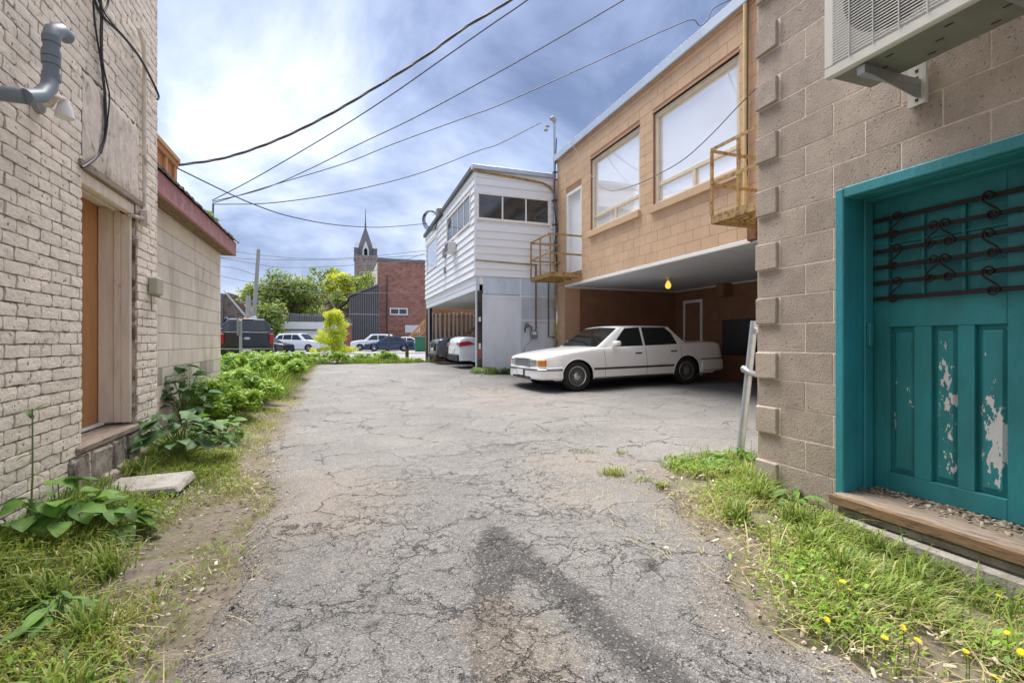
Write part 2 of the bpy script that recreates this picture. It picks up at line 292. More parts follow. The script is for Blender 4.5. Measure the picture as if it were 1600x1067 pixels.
# ------------------------------------------------------------------ mesh and object helpers
def put(o, parent=None):
    SC.collection.objects.link(o)
    if parent: o.parent = parent
    return o
def tag(o, label=None, cat=None, group=None, kind=None):
    if label: o['label'] = label
    if cat: o['category'] = cat
    if group: o['group'] = group
    if kind: o['kind'] = kind
    return o
def thing(name, label, cat, loc=(0, 0, 0), rz=0, group=None):
    o = bpy.data.objects.new(name, None); o.empty_display_size = .2; put(o); o.location = loc; o.rotation_euler = (0, 0, rz); return tag(o, label, cat, group)
def mobj(name, me, parent=None, loc=(0, 0, 0), rot=(0, 0, 0), scale=(1, 1, 1)):
    o = bpy.data.objects.new(name, me); put(o, parent); o.location = loc; o.rotation_euler = rot; o.scale = scale; return o
class MB:
    def __init__(s): s.v = []; s.f = []; s.M = Matrix.Identity(4)
    def add(s, vs, fs):
        n = len(s.v); s.v += [tuple(s.M @ Vector(v)) for v in vs]; s.f += [tuple(i+n for i in f) for f in fs]; return s
    def box(s, x0, x1, y0, y1, z0, z1):
        return s.add([(x, y, z) for z in (z0, z1) for y in (y0, y1) for x in (x0, x1)], [(0, 2, 3, 1), (4, 5, 7, 6), (0, 1, 5, 4), (2, 6, 7, 3), (0, 4, 6, 2), (1, 3, 7, 5)])
    def cbox(s, x0, x1, y0, y1, z0, z1, c=.01, jit=0):
        vs = []; idx = {}
        for sx in (0, 1):
            for sy in (0, 1):
                for sz in (0, 1):
                    X, Y, Z = (x0, x1)[sx], (y0, y1)[sy], (z0, z1)[sz]; dx, dy, dz = (c, -c)[sx], (c, -c)[sy], (c, -c)[sz]
                    j = [random.uniform(-jit, jit) for _ in range(3)]
                    for k, p in enumerate(((X, Y+dy, Z+dz), (X+dx, Y, Z+dz), (X+dx, Y+dy, Z))):
                        idx[(sx, sy, sz, k)] = len(vs); vs.append((p[0]+j[0], p[1]+j[1], p[2]+j[2]))
        q = lambda *a: tuple(idx[i] for i in a); fs = []
        for sx in (0, 1): fs.append(q((sx,0,0,0),(sx,1,0,0),(sx,1,1,0),(sx,0,1,0)) if sx else q((sx,0,0,0),(sx,0,1,0),(sx,1,1,0),(sx,1,0,0)))
        for sy in (0, 1): fs.append(q((0,sy,0,1),(0,sy,1,1),(1,sy,1,1),(1,sy,0,1)) if sy else q((0,sy,0,1),(1,sy,0,1),(1,sy,1,1),(0,sy,1,1)))
        for sz in (0, 1): fs.append(q((0,0,sz,2),(1,0,sz,2),(1,1,sz,2),(0,1,sz,2)) if sz else q((0,0,sz,2),(0,1,sz,2),(1,1,sz,2),(1,0,sz,2)))
        for a in (0, 1):
            for b_ in (0, 1):
                fs.append(q((a,b_,0,0),(a,b_,0,1),(a,b_,1,1),(a,b_,1,0))); fs.append(q((a,0,b_,0),(a,0,b_,2),(a,1,b_,2),(a,1,b_,0))); fs.append(q((0,a,b_,1),(0,a,b_,2),(1,a,b_,2),(1,a,b_,1)))
                for k in (0, 1): fs.append(q((a,b_,k,0),(a,b_,k,1),(a,b_,k,2)))
        return s.add(vs, fs)
    def tube(s, pts, r, n=8, cap=True):
        P = [Vector(p) for p in pts]; rs = r if isinstance(r, (list, tuple)) else [r]*len(P); vs = []; fs = []; up = None
        for i, p in enumerate(P):
            d = (P[min(i+1, len(P)-1)]-P[max(i-1, 0)]).normalized()
            if up is None: up = d.orthogonal().normalized()
            up = (up-d*up.dot(d)).normalized(); w = d.cross(up)
            for k in range(n): a = 2*math.pi*k/n; vs.append(p+(up*math.cos(a)+w*math.sin(a))*rs[i])
        for i in range(len(P)-1):
            for k in range(n): a, b_ = i*n+k, i*n+(k+1) % n; fs.append((a, b_, b_+n, a+n))
        if cap: fs.append(tuple(range(n))[::-1]); fs.append(tuple((len(P)-1)*n+k for k in range(n)))
        return s.add(vs, fs)
    def bar(s, p, q, w, h, up=(0, 0, 1)):
        p, q = Vector(p), Vector(q); d = (q-p).normalized(); u = Vector(up); sd_ = d.cross(u).normalized(); u = sd_.cross(d).normalized(); vs = []
        for e in (p, q):
            for a, b_ in ((-1, -1), (1, -1), (1, 1), (-1, 1)): vs.append(e+sd_*a*w/2+u*b_*h/2)
        return s.add(vs, [(0, 1, 2, 3)[::-1], (4, 5, 6, 7)[::-1][::-1], (0, 1, 5, 4), (1, 2, 6, 5), (2, 3, 7, 6), (3, 0, 4, 7)])
    def prism(s, poly, d, org=(0, 0, 0), U=(1, 0, 0), V=(0, 0, 1), N_=(0, -1, 0)):
        o, U, V, N_ = Vector(org), Vector(U), Vector(V), Vector(N_); n = len(poly)
        a = [o+U*p[0]+V*p[1] for p in poly]; vs = a+[p+N_*d for p in a]
        return s.add(vs, [tuple(range(n))[::-1], tuple(range(n, 2*n))]+[(i, (i+1) % n, (i+1) % n+n, i+n) for i in range(n)])
    def lathe(s, prof, n=24, axis='Y', cen=(0, 0, 0), a0=0, a1=2*math.pi):
        vs = []; fs = []; m = len(prof); full = abs(a1-a0-2*math.pi) < 1e-6; c = Vector(cen)
        for k in range(n+(0 if full else 1)):
            a = a0+(a1-a0)*k/n
            for r, h in prof:
                x, z = r*math.cos(a), r*math.sin(a); vs.append(c+Vector({'Y': (x, h, z), 'Z': (x, z, h), 'X': (h, x, z)}[axis]))
        N_ = n if full else n
        for k in range(N_):
            k2 = (k+1) % n if full else k+1
            for i in range(m-1): fs.append((k*m+i, k*m+i+1, k2*m+i+1, k2*m+i))
        return s.add(vs, fs)
    def grid(s, rows, close=False):
        n = len(rows[0]); vs = [p for r in rows for p in r]; fs = []
        for i in range(len(rows)-1):
            for k in range(n-1): a = i*n+k; fs.append((a, a+1, a+n+1, a+n))
        return s.add(vs, fs)
    def mesh(s, name, mt, smooth=False):
        me = bpy.data.meshes.new(name); me.from_pydata(s.v, [], s.f); me.materials.append(MATS[mt] if isinstance(mt, str) else mt)
        if smooth:
            me.polygons.foreach_set('use_smooth', [True]*len(me.polygons))
            me.set_sharp_from_angle(angle=math.radians(38 if smooth is True else smooth))
        return me
    def build(s, name, mt, parent=None, smooth=False, bevel=0, **k):
        me = s.mesh(name, mt, smooth)
        if bevel:
            import bmesh
            bm = bmesh.new(); bm.from_mesh(me); bmesh.ops.recalc_face_normals(bm, faces=bm.faces)
            ed = [e for e in bm.edges if len(e.link_faces) == 2 and e.calc_face_angle(0) > .6]
            bmesh.ops.bevel(bm, geom=ed, offset=bevel, segments=2, affect='EDGES', clamp_overlap=True); bm.to_mesh(me); bm.free()
        return mobj(name, me, parent, **k)
def np_mesh(name, V, Fq, mt, tint=None, attrs=None, smooth=False):
    me = bpy.data.meshes.new(name); nv, nf = len(V), len(Fq); k = Fq.shape[1]
    me.vertices.add(nv); me.vertices.foreach_set('co', np.ascontiguousarray(V, dtype=np.float32).ravel())
    me.loops.add(nf*k); me.loops.foreach_set('vertex_index', np.ascontiguousarray(Fq, dtype=np.int32).ravel())
    me.polygons.add(nf); me.polygons.foreach_set('loop_start', np.arange(0, nf*k, k, dtype=np.int32))
    me.update(calc_edges=True); me.materials.append(MATS[mt])
    if smooth: me.polygons.foreach_set('use_smooth', np.ones(nf, dtype=bool))
    for nm, val in {**({'tint': tint} if tint is not None else {}), **(attrs or {})}.items():
        a = me.attributes.new(nm, 'FLOAT', 'POINT'); a.data.foreach_set('value', np.ascontiguousarray(val, dtype=np.float32))
    return me
def copy_tree(root, loc=None, rz=None, label=None, scale=None):
    def cp(o, par):
        c = o.copy(); SC.collection.objects.link(c)
        if par: c.parent = par; c.matrix_parent_inverse = o.matrix_parent_inverse.copy()
        for ch in KIDS.get(o.name, ()) or [x for x in o.children]: cp(ch, c)
        return c
    r = cp(root, None)
    if loc is not None: r.location = loc
    if rz is not None: r.rotation_euler = (0, 0, rz)
    if label: r['label'] = label
    if scale: r.scale = scale if isinstance(scale, tuple) else (scale,)*3
    return r
KIDS = {}
def holes_boxes(u0, u1, z0, z1, holes):
    us = sorted({u0, u1, *[min(max(h[i], u0), u1) for h in holes for i in (0, 1)]}); zs = sorted({z0, z1, *[min(max(h[i], z0), z1) for h in holes for i in (2, 3)]})
    out = []
    for a, b_ in zip(us, us[1:]):
        run = None
        for c, d in zip(zs, zs[1:]):
            solid = not any(h[0] <= (a+b_)/2 <= h[1] and h[2] <= (c+d)/2 <= h[3] for h in holes)
            if solid:
                if run: run[3] = d
                else: run = [a, b_, c, d]
            elif run: out.append(run); run = None
        if run: out.append(run)
    return out
def block_variants(name, L, D, Hh, c, jit, mt, n, sub=False):
    out = []
    for i in range(n):
        mb = MB(); mb.cbox(0, L, 0, D, 0, Hh, c, jit); out.append(mb.mesh(name, mt))
    return out
FWD = Vector((SN, CS, 0)); RGT = Vector((CS, -SN, 0))
def proj(p):
    q = Vector(p)-Vector((0, 0, EYE)); d = q.dot(FWD); return (800+F*q.dot(RGT)/d, 533.5-F*q.z/d, d) if d > .05 else (1e9, 1e9, d)
def masonry(parent, name, org, U, NRM, L, z0, z1, bl, bh, joint, proud, offs, holes, meshes, lim, stuffname, jit=0, drop=None, mts=None, stagger=None, head=None):
    """courses of single pieces on a wall; pieces lie in the plane org + u*U, proud by `proud` along NRM"""
    U, NRM, org = Vector(U), Vector(NRM), Vector(org); pcs = []; k = 0; z = z0
    while z < z1-.03:
        zt = min(z+bh, z1); o = offs[k % len(offs)]; u = -o if o else 0; n = 0
        while u < L-.01:
            w = bl
            a, b_ = max(u, 0), min(u+w, L); segs = [(a, b_)]
            for h in holes:
                if zt-.02 > h[2] and z+.02 < h[3]:
                    ns = []
                    for s0, s1 in segs:
                        if s1 <= h[0] or s0 >= h[1]: ns.append((s0, s1)); continue
                        if s0 < h[0]: ns.append((s0, h[0]))
                        if s1 > h[1]: ns.append((h[1], s1))
                    segs = ns
            for s0, s1 in segs:
                if s1-s0 > .03: pcs.append((s0, s1, z, zt, k))
            u += w; n += 1
        z += bh; k += 1
    vis = []
    for p in pcs:
        c = org+U*((p[0]+p[1])/2); c.z = (p[2]+p[3])/2; x, y, d = proj(c)
        a, b_ = proj(org+U*p[0]+Vector((0, 0, c.z-org.z))), proj(org+U*p[1]+Vector((0, 0, c.z-org.z)))
        inn = -60 < x < 1660 and -40 < y < 1110
        vis.append((abs(a[0]-b_[0])*F*(p[3]-p[2])/max(d, .1) if inn and d > 0 else 0))
    order = sorted(range(len(pcs)), key=lambda i: -vis[i]); keep = set(i for i in order[:lim] if vis[i] > 60)
    rot = math.atan2(U.y, U.x); flip = 1 if Vector((-U.y, U.x, 0)).dot(NRM) > 0 else -1
    st = MB(); nst = 0
    for i, (s0, s1, a, b_, k) in enumerate(pcs):
        me = random.choice(meshes if not mts else mts(s0, s1, a, b_, k, meshes)); ln = s1-s0-joint; ht = b_-a-joint
        pr = proud+random.uniform(-jit, jit)
        sx, sy, sz = ln/MESHDIM[me.name][0], flip*pr/MESHDIM[me.name][1], ht/MESHDIM[me.name][2]
        loc = org+U*(s0+joint/2); loc.z = a+joint/2
        if i in keep:
            o = mobj(name, me, parent); o.location = loc; o.rotation_euler = (0, random.uniform(-jit, jit)*.6, rot); o.scale = (sx, sy, sz)
        elif vis[i] > 0 or True:
            M_ = Matrix.Translation(loc) @ Matrix.Rotation(rot, 4, 'Z') @ Matrix.Diagonal((sx, sy, sz, 1)); st.M = M_
            vs = [tuple(v.co) for v in me.vertices]; st.add(vs, [tuple(p.vertices) for p in me.polygons]); nst += 1; lastm = me.materials[0]
    if nst:
        st.M = Matrix.Identity(4); o = st.build(stuffname, lastm, parent); o['kind'] = 'stuff'
    return len(keep), nst
MESHDIM = {}
def variants(name, L, D, Hh, c, jit, mt, n):
    out = []
    for i in range(n):
        mb = MB(); mb.cbox(0, L, 0, D, 0, Hh, c, jit); me = mb.mesh(name, mt); MESHDIM[me.name] = (L, D, Hh); out.append(me)
    return out
def rough_variants(name, L, D, Hh, mt, n, r=.006):
    """irregular hand-made brick: front face 4x3 grid with worn, rounded arrises"""
    out = []
    for i in range(n):
        mb = MB(); nx, nz_ = 5, 3; rows = []
        for j in range(nz_+1):
            row = []
            for k in range(nx+1):
                x = L*k/nx; z = Hh*j/nz_; e = (k in (0, nx)) or (j in (0, nz_)); corner = (k in (0, nx)) and (j in (0, nz_))
                xx = x+random.uniform(-r, r)*(.9 if e else .5)+(r*.6 if k == 0 else -r*.6 if k == nx else 0)*(2 if corner else 1)
                z2 = z+random.uniform(-r, r)*.55+(r*.5 if j == 0 else -r*.5 if j == nz_ else 0)
                row.append((xx, D-(random.uniform(.1, .45)*D if corner else random.uniform(.02, .26)*D if e else random.uniform(0, .14)*D), z2))
            rows.append(row)
        mb.grid(rows); b0 = len(mb.v)
        ring = [(0, k) for k in range(nx+1)]+[(j, nx) for j in range(1, nz_+1)]+[(nz_, k) for k in range(nx-1, -1, -1)]+[(j, 0) for j in range(nz_-1, 0, -1)]
        idx = [j*(nx+1)+k for j, k in ring]; vs = [(mb.v[q][0], -.002, mb.v[q][2]) for q in idx]; n0 = len(mb.v); mb.v += vs
        for q in range(len(idx)): q2 = (q+1) % len(idx); mb.f.append((idx[q], n0+q, n0+q2, idx[q2]))
        me = mb.mesh(name, mt, smooth=50); MESHDIM[me.name] = (L, D, Hh); out.append(me)
    return out
def rebase(root, loc):
    loc = Vector(loc); root.location = loc
    for ch in SC.collection.objects:
        if ch.parent == root: ch.matrix_parent_inverse = Matrix.Translation(-loc) @ ch.matrix_parent_inverse
# ------------------------------------------------------------------ ground, street, asphalt
def make_ground():
    xs = np.unique(np.round(np.concatenate([np.arange(-420, -12, 40), np.arange(-12, -3, 1.5), np.arange(-3, 4.2, .12), np.arange(4.2, 14, .8), np.arange(14, 60, 6), np.arange(60, 430, 40)]), 3))
    ys = np.unique(np.round(np.concatenate([np.arange(-60, -2, 12), np.arange(-2, 24, .2), np.arange(24, 60, 4), np.arange(60, 700, 60)]), 3))
    X, Y = np.meshgrid(xs, ys); Z = ground_z(X, Y)-.03+RNG.normal(0, .004, X.shape)
    n = len(xs); i = np.arange(len(ys)-1)[:, None]*n+np.arange(n-1)[None]; Fq = np.stack([i, i+1, i+n+1, i+n], -1).reshape(-1, 4)
    me = np_mesh('ground', np.stack([X, Y, Z], -1).reshape(-1, 3), Fq, 'dirt', smooth=True); tag(mobj('ground', me), kind='structure')
make_ground()
def edge_l(y): return -.42-.30*sst(2, 7, y)+.05*np.sin(y*2.1)+.04*np.sin(y*5.3+1)+.022*np.sin(y*13)
def edge_r(y): return 2.02+.10*np.sin(y*2.7)+.05*np.sin(y*7.1+.5)-.45*sst(2.3, 1.2, y)+.02*np.sin(y*17)
def seg_d(X, Y, a, b):
    ax, ay = a; bx, by = b; t = np.clip(((X-ax)*(bx-ax)+(Y-ay)*(by-ay))/((bx-ax)**2+(by-ay)**2), 0, 1); return np.hypot(X-ax-t*(bx-ax), Y-ay-t*(by-ay))
def make_asphalt():
    ys = [-1.5]
    while ys[-1] < 24: ys.append(ys[-1]+max(.035, .012*abs(ys[-1])+.02))
    ys = np.array(ys); xs = np.arange(-1.05, 11, .05); X, Y = np.meshgrid(xs, ys)
    jl = edge_l(Y)+RNG.normal(0, .012, Y.shape); jr = np.where(Y < 2.95, edge_r(Y), np.where(Y < 4.2, 9.6, np.where(Y < 12.25, 9.62, 3.62+0*Y)))
    jr = np.where(Y > 12.84, np.where(Y < 21, 8.9, 2.0), jr); jr = np.where((Y < 3.55) & (Y >= 2.95), 2.35+.4*(Y-2.95)/.6+.05*np.sin(Y*20), jr)
    d = np.minimum(X-jl, jr-X); ye = 19.6+.15*np.sin(X*1.7)+.1*np.sin(X*4.1); d = np.minimum(d, (ye-Y))
    M_ = (d > 0).astype(float); nb = M_.copy()
    for _ in range(3): nb = (nb+np.roll(nb, 1, 0)+np.roll(nb, -1, 0)+np.roll(nb, 1, 1)+np.roll(nb, -1, 1))/5
    Z = ground_z(X, Y)+.004-.05*(1-sst(.35, 1, nb))+.0035*np.sin(X*5+1)*np.sin(Y*4.1)+RNG.normal(0, .0012, X.shape)*(Y < 6)
    tar = np.exp(-(seg_d(X, Y, (.79, 2.50), (.44, 1.42))/.105)**2)*1.0
    tar = np.maximum(tar, np.exp(-(seg_d(X, Y, (.79, 2.50), (.95, 1.2))/.115)**2)*.9); tar = np.maximum(tar, np.exp(-(np.hypot(X-.74, (Y-2.2)/1.4)/.19)**2))
    tar = np.maximum(tar, .45*np.exp(-(seg_d(X, Y, (.42, 1.2), (.44, 1.5))/.1)**2))
    for cx, cy, r in ((1.35, 1.9, .09), (1.55, 2.6, .05), (1.5, 1.55, .07), (.12, 1.85, .06)): tar = np.maximum(tar, .8*np.exp(-(np.hypot(X-cx, Y-cy)/r)**2))
    tar = np.maximum(tar, .35*np.exp(-(np.hypot((X-6)/2.2, (Y-9.8)/1.0))**2)); tar = np.maximum(tar, .9*np.exp(-(np.hypot((X-2.1)/.35, (Y-15.1)/.05))**2))  # mask also darkens a broad faint oval of ground beneath the saloon
    tar = np.maximum(tar, .4*np.exp(-(np.hypot((X-1.9)/.7, (Y-14.6)/.9))**4))
    gravel = np.exp(-(np.hypot((X-.57)/.22, (Y-1.55)/.42))**3); gravel = np.maximum(gravel, .9*sst(.35, .02, X-jl)); gravel = np.maximum(gravel, .9*sst(.5, .05, jr-X)*(Y < 3.6))
    dirt = .9*np.exp(-(np.hypot((X+.05)/.55, (Y-3.4)/1.0))**2); dirt = np.maximum(dirt, .8*np.exp(-(np.hypot((X-2.0)/.6, (Y-3.6)/.7))**2))
    dirt = np.maximum(dirt, .75*np.exp(-(np.hypot((X-2.9)/.9, (Y-9.3)/1.5))**2)); dirt = np.maximum(dirt, .6*np.exp(-(np.hypot((X-3.4)/2.2, (Y-8.2)/.8))**2)); dirt = np.maximum(dirt, .6*np.exp(-(np.hypot((X-1.5)/.4, (Y-2.9)/.5))**2))
    crack = np.clip(.95*np.exp(-(np.hypot((X-.5)/1.15, (Y-2.2)/2.2))**4)+.6*np.exp(-(np.hypot((X-1.9)/.8, (Y-4.5)/1.4))**2), 0, 1)-.8*sst(7.5, 11, Y)-.5*dirt
    n = len(xs); ok = (nb > .12); i = np.arange(len(ys)-1)[:, None]*n+np.arange(n-1)[None]; m = ok[:-1, :-1] & ok[1:, :-1] & ok[:-1, 1:] & ok[1:, 1:]
    Fq = np.stack([i, i+1, i+n+1, i+n], -1)[m]; used = np.unique(Fq); rm = np.zeros(X.size, int); rm[used] = np.arange(len(used))
    V = np.stack([X, Y, Z], -1).reshape(-1, 3)[used]; A = {k: v.ravel()[used] for k, v in dict(tar=tar, gravel=gravel, dirt=dirt, crack=crack).items()}
    tag(mobj('asphalt_alley', np_mesh('asphalt_alley', V, rm[Fq], 'asphalt', attrs=A, smooth=True)), kind='structure')
make_asphalt()
def sheet(name, mt, x0, x1, y0, y1, z0, z1=None):
    tag(MB().box(x0, x1, y0, y1, z0-.12 if z1 is None else z0, z0 if z1 is None else z1).build(name, mt), kind='structure')
sheet('street', 'street', -60, 60, 26.5, 39.5, .085); sheet('sidewalk', 'sidewalk', -60, 60, 23.6, 26.4, .115); sheet('far_sidewalk', 'sidewalk', -60, 60, 39.6, 41.5, .16)
sheet('parking_lot', 'street', -60, 60, 41.6, 58, .10)
for k, x in enumerate(np.arange(-18, 20, 3.0)): tag(MB().box(x, x+.12, 42.5, 47.2, .095, .106).build('painted_line', 'plate_white'), kind='structure')

# ------------------------------------------------------------------ right: taupe concrete block building with teal door
BRK = variants('block', .4, .02, .2, .0032, .0014, 'taupe_block', 6)
R = thing('block_building', 'taupe concrete block building with protruding corner blocks and a peeling teal door', 'building')
RX = 3.03; U0 = 2.89                                   # wall runs from the corner at y=2.89 towards the camera (-Y)
DO = (.645, 1.63, -.2, 2.0)                            # door opening measured from the corner
mb = MB()
for u0, u1, a, b_ in holes_boxes(0, 6.2, -.35, 6.2, [DO]): mb.box(RX, RX+.2, U0-u1, U0-u0, a, b_)
mb.box(RX+.2, 11, U0-6.2, U0-1.9, -.35, 6.19); mb.box(RX+.2, 11, U0-.2, U0, -.3, 6.19); mb.box(10.8, 10.99, U0-6.2, U0, -.3, 6.18); mb.box(RX+.01, 11, U0-6.19, U0-.01, 6.2, 6.35); mb.box(RX+.75, 11, U0-1.9, U0-.2, -.3, 6.1)
mb.build('wall', 'taupe_mortar', R)
CB0 = .974-.203*6
qn = variants('corner_block', .19, .028, .2, .006, .003, 'taupe_block', 4)
k = 0; z = CB0
while z < 6.1:
    odd = (round((z-.974)/.203) % 2)                   # courses just under z=.974 carry a corner block
    if odd: mobj('corner_block', random.choice(qn), R, loc=(RX, U0-.0, z+.005), rot=(0, 0, -math.pi/2), scale=(1, -1.0, .96))
    z += .203; k += 1
def vis_holes(): return [DO]
masonry(R, 'block', (RX, U0, 0), (0, -1, 0), (-1, 0, 0), 6.2, CB0, 6.2, .406, .203, .0105, .0025, [.0 if True else 0, .203], [DO, *[(-.1, .192, CB0+.203*i, CB0+.203*(i+1)) for i in range(31) if round((CB0+.203*i-.974)/.203) % 2]], BRK, 260, 'block_courses', jit=.0012)
# door frame
fr = MB(); y0, y1 = U0-DO[1], U0-DO[0]
fr.cbox(RX-.022, RX+.03, y1-.045, y1+.010, .03, 2.02, .006); fr.cbox(RX-.035, RX+.03, y0-.012, y0+.055, .03, 2.02, .006); fr.cbox(RX-.034, RX+.03, y0+.056, y1-.056, 1.955, 2.02, .006)
fo = fr.build('door_frame', 'teal_paint', R)
j = MB()
for a, b_, dd in ((RX+.031, RX+.11, .035), (RX+.112, RX+.19, .022), (RX+.192, RX+.27, .034), (RX+.272, RX+.335, .012)):
    j.cbox(a, b_, y1-dd, y1+.03, .03, 2.02, .005); j.cbox(a, b_, y0-.03, y0+dd, .03, 2.02, .005); j.cbox(a, b_, y0+dd+.001, y1-dd-.001, 1.99-dd, 2.02, .005)
j.build('door_jamb', 'teal_paint', fo)
MB().box(RX+.338, RX+.42, y0-.05, y1+.05, 0, 2.1).build('door_backing', 'teal_paint', fo)
MB().cbox(RX+.20, RX+.235, y1-.058, y1-.036, 1.02, 1.17, .004).build('hinge', 'teal_paint', fo)
# door: stiles, rails, panels, lites
DX = RX+.335; D = MB(); dy1, dy0 = y1-.012, y0+.012; st_ = .095; pl = [(2.058, .14), (1.83, .13), (1.612, .145)]
D.cbox(DX-.04, DX, dy1-st_, dy1, .10, 1.975, .003); D.cbox(DX-.04, DX, dy0, 1.545, .10, 1.975, .003)
D.cbox(DX-.0395, DX, 1.545, dy1-st_, .10, .215, .003); D.cbox(DX-.0395, DX, 1.545, dy1-st_, 1.143, 1.33, .003); D.cbox(DX-.0395, DX, 1.545, dy1-st_, 1.85, 1.975, .003)
ye = [dy1-st_]+[v for c, w in pl for v in (c+w/2, c-w/2)]+[1.545]
for a, b_ in zip(ye[0::2], ye[1::2]):
    if a-b_ > .004: D.cbox(DX-.039, DX, b_, a, .2155, 1.1425, .003)
def peel_attr(o, spots):
    me = o.data; vals = [max([0]+[w*math.exp(-((v.co.y-y)/ry)**2-((v.co.z-zz)/rz)**2) for y, zz, ry, rz, w in spots]) for v in me.vertices]
    a = me.attributes.new('peel', 'FLOAT', 'POINT'); a.data.foreach_set('value', vals)
door = D.build('door', 'teal_paint', R)
def door_panel(y, w, spots):
    m = MB(); n, q = 9, 50; rows = []; z0, z1 = .216, 1.142
    for i in range(q+1):
        zz = z0+(z1-z0)*i/q; r = []
        for k in range(n+1):
            yy = y-w/2+w*k/n; e = min(yy-(y-w/2), (y+w/2)-yy, zz-z0, z1-zz); r.append((DX-.012-(.014 if e > .026 else .0 if e > .012 else -.004), yy, zz))
        rows.append(r)
    o = m.grid(rows).build('door_panel', 'teal_peeling', door); peel_attr(o, spots)
door_panel(*pl[0], [(2.1, .6, .02, .3, .42), (2.02, .7, .02, .2, .40), (2.0, .8, .02, .1, .4)]); door_panel(*pl[1], [(1.82, .86, .05, .10, .66), (1.81, .70, .045, .09, .68), (1.80, .50, .05, .05, .45), (1.81, .34, .04, .09, .60), (1.85, 1.0, .05, .1, .45), (1.83, .65, .07, .4, .40)])
door_panel(*pl[2], [(1.59, .56, .06, .13, .88), (1.60, .42, .06, .10, .85), (1.63, .72, .05, .1, .5), (1.6, .3, .05, .06, .5), (1.6, .6, .07, .4, .42)])
for a, b_ in ((2.128, 1.953), (1.935, 1.748), (1.73, 1.55)):
    for c, d in ((1.345, 1.50), (1.515, 1.67), (1.685, 1.84)): MB().box(DX-.012, DX-.006, b_, a, c, d).build('door_light_panel', 'teal_paint', door)
mu = MB()
for y in (1.944, 1.739): mu.cbox(DX-.036, DX-.006, y-.009, y+.009, 1.331, 1.849, .003)
mu.build('muntin', 'teal_paint', door)
for z in (1.507, 1.677): MB().cbox(DX-.026, DX-.0065, 1.547, 2.135, z-.006, z+.006, .002).build('muntin', 'teal_paint', door)
BXp = DX-.062
for i in range(6): MB().cbox(BXp-.006, BXp+.006, 1.452, 2.215, 1.326+.1012*i-.0125, 1.326+.1012*i+.0125, .002).build('security_bar', 'iron_bar', door)
def euler(cy, cz, h, mir=1):
    x = y = th_ = 0; n = 60; half = []; S = 3.0
    for i in range(n):
        s = S*(i+.5)/n; kp = .5*s if s < .45 else .25+2.2*min(1, (s-.45)/.3)+1.1*max(0, s-1.2); th_ += kp*S/n; x += math.cos(th_)*S/n; y += math.sin(th_)*S/n; half.append((x, y))
    al = [(-a, -b) for a, b in half[::-1]]+[(0, 0)]+half; c_, s_ = math.cos(.72), math.sin(.72)
    al = [(a*c_-b*s_, a*s_+b*c_) for a, b in al]; mz = max(abs(b) for a, b in al); k = h/2/mz
    m = MB(); m.tube([(BXp-.012, cy+mir*a*k, cz+b*k) for a, b in al], .0058, 6); return m.build('scroll', 'iron_bar', door)
zb = [1.326+.1012*i for i in range(6)]
for i in (0, 2, 4):
    euler(2.075, (zb[i]+zb[i+1])/2, .150, -1); euler(1.60, (zb[i]+zb[i+1])/2, .150, 1)
for i in (1, 3):
    euler(1.875, (zb[i]+zb[i+1])/2, .150, -1); euler(1.80, (zb[i]+zb[i+1])/2, .150, 1)
MB().cbox(2.955, 3.366, y0-.06, y1-.02, .035, .093, .006).build('door_sill', 'old_wood', R); MB().cbox(2.93, 2.954, y0-.1, y1-.005, .028, .086, .004).build('sill_edge_board', 'brown_wood', R)
MB().cbox(2.90, 3.02, y0-2, y1-.05, -.30, -.035, .02, .01).build('footing', 'concrete', R); MB().cbox(2.96, 3.03, y0-2, y1-.05, -.034, .03, .015, .01).build('footing', 'concrete', R)
rebase(R, (RX, U0, 0))
# wood and paint litter on the sill
def scatter_flakes(name, n, fx, fy, fz, smin, smax, mt, flat=.25, tlo=0, thi=1):
    V = []; Fq = []; T = []
    for i in range(n):
        x, y = fx(), fy(); z = fz(x, y); a = random.uniform(0, 6.28); s = random.uniform(smin, smax); l = s*random.uniform(.8, 3); b = len(V)
        R_ = Euler((random.uniform(-.5, .5), random.uniform(-.5, .5), a)).to_matrix(); t = random.uniform(tlo, thi)
        for p in ((-l, -s, 0), (l, -s*.6, 0), (l*.8, s, 0), (-l*.7, s*.8, 0), (-l*.8, -s*.7, s*flat*2), (l*.7, -s*.4, s*flat*2), (l*.6, s*.6, s*flat*2), (-l*.6, s*.6, s*flat*2)):
            q = R_ @ Vector(p); V.append((x+q.x, y+q.y, z+q.z+s*flat)); T.append(t)
        Fq += [(b, b+3, b+2, b+1), (b+4, b+5, b+6, b+7), (b, b+1, b+5, b+4), (b+1, b+2, b+6, b+5), (b+2, b+3, b+7, b+6), (b+3, b, b+4, b+7)]
    return mobj(name, np_mesh(name, np.array(V), np.array(Fq), mt, tint=np.array(T)))
u = random.uniform
tag(scatter_flakes('paint_litter', 420, lambda: 3.36-abs(random.gauss(0, .10)), lambda: u(1.4, 2.22), lambda x, y: .094, .004, .011, 'litter'), 'scatter of dead leaves and paint flakes lying on the door sill', 'litter', kind='stuff')

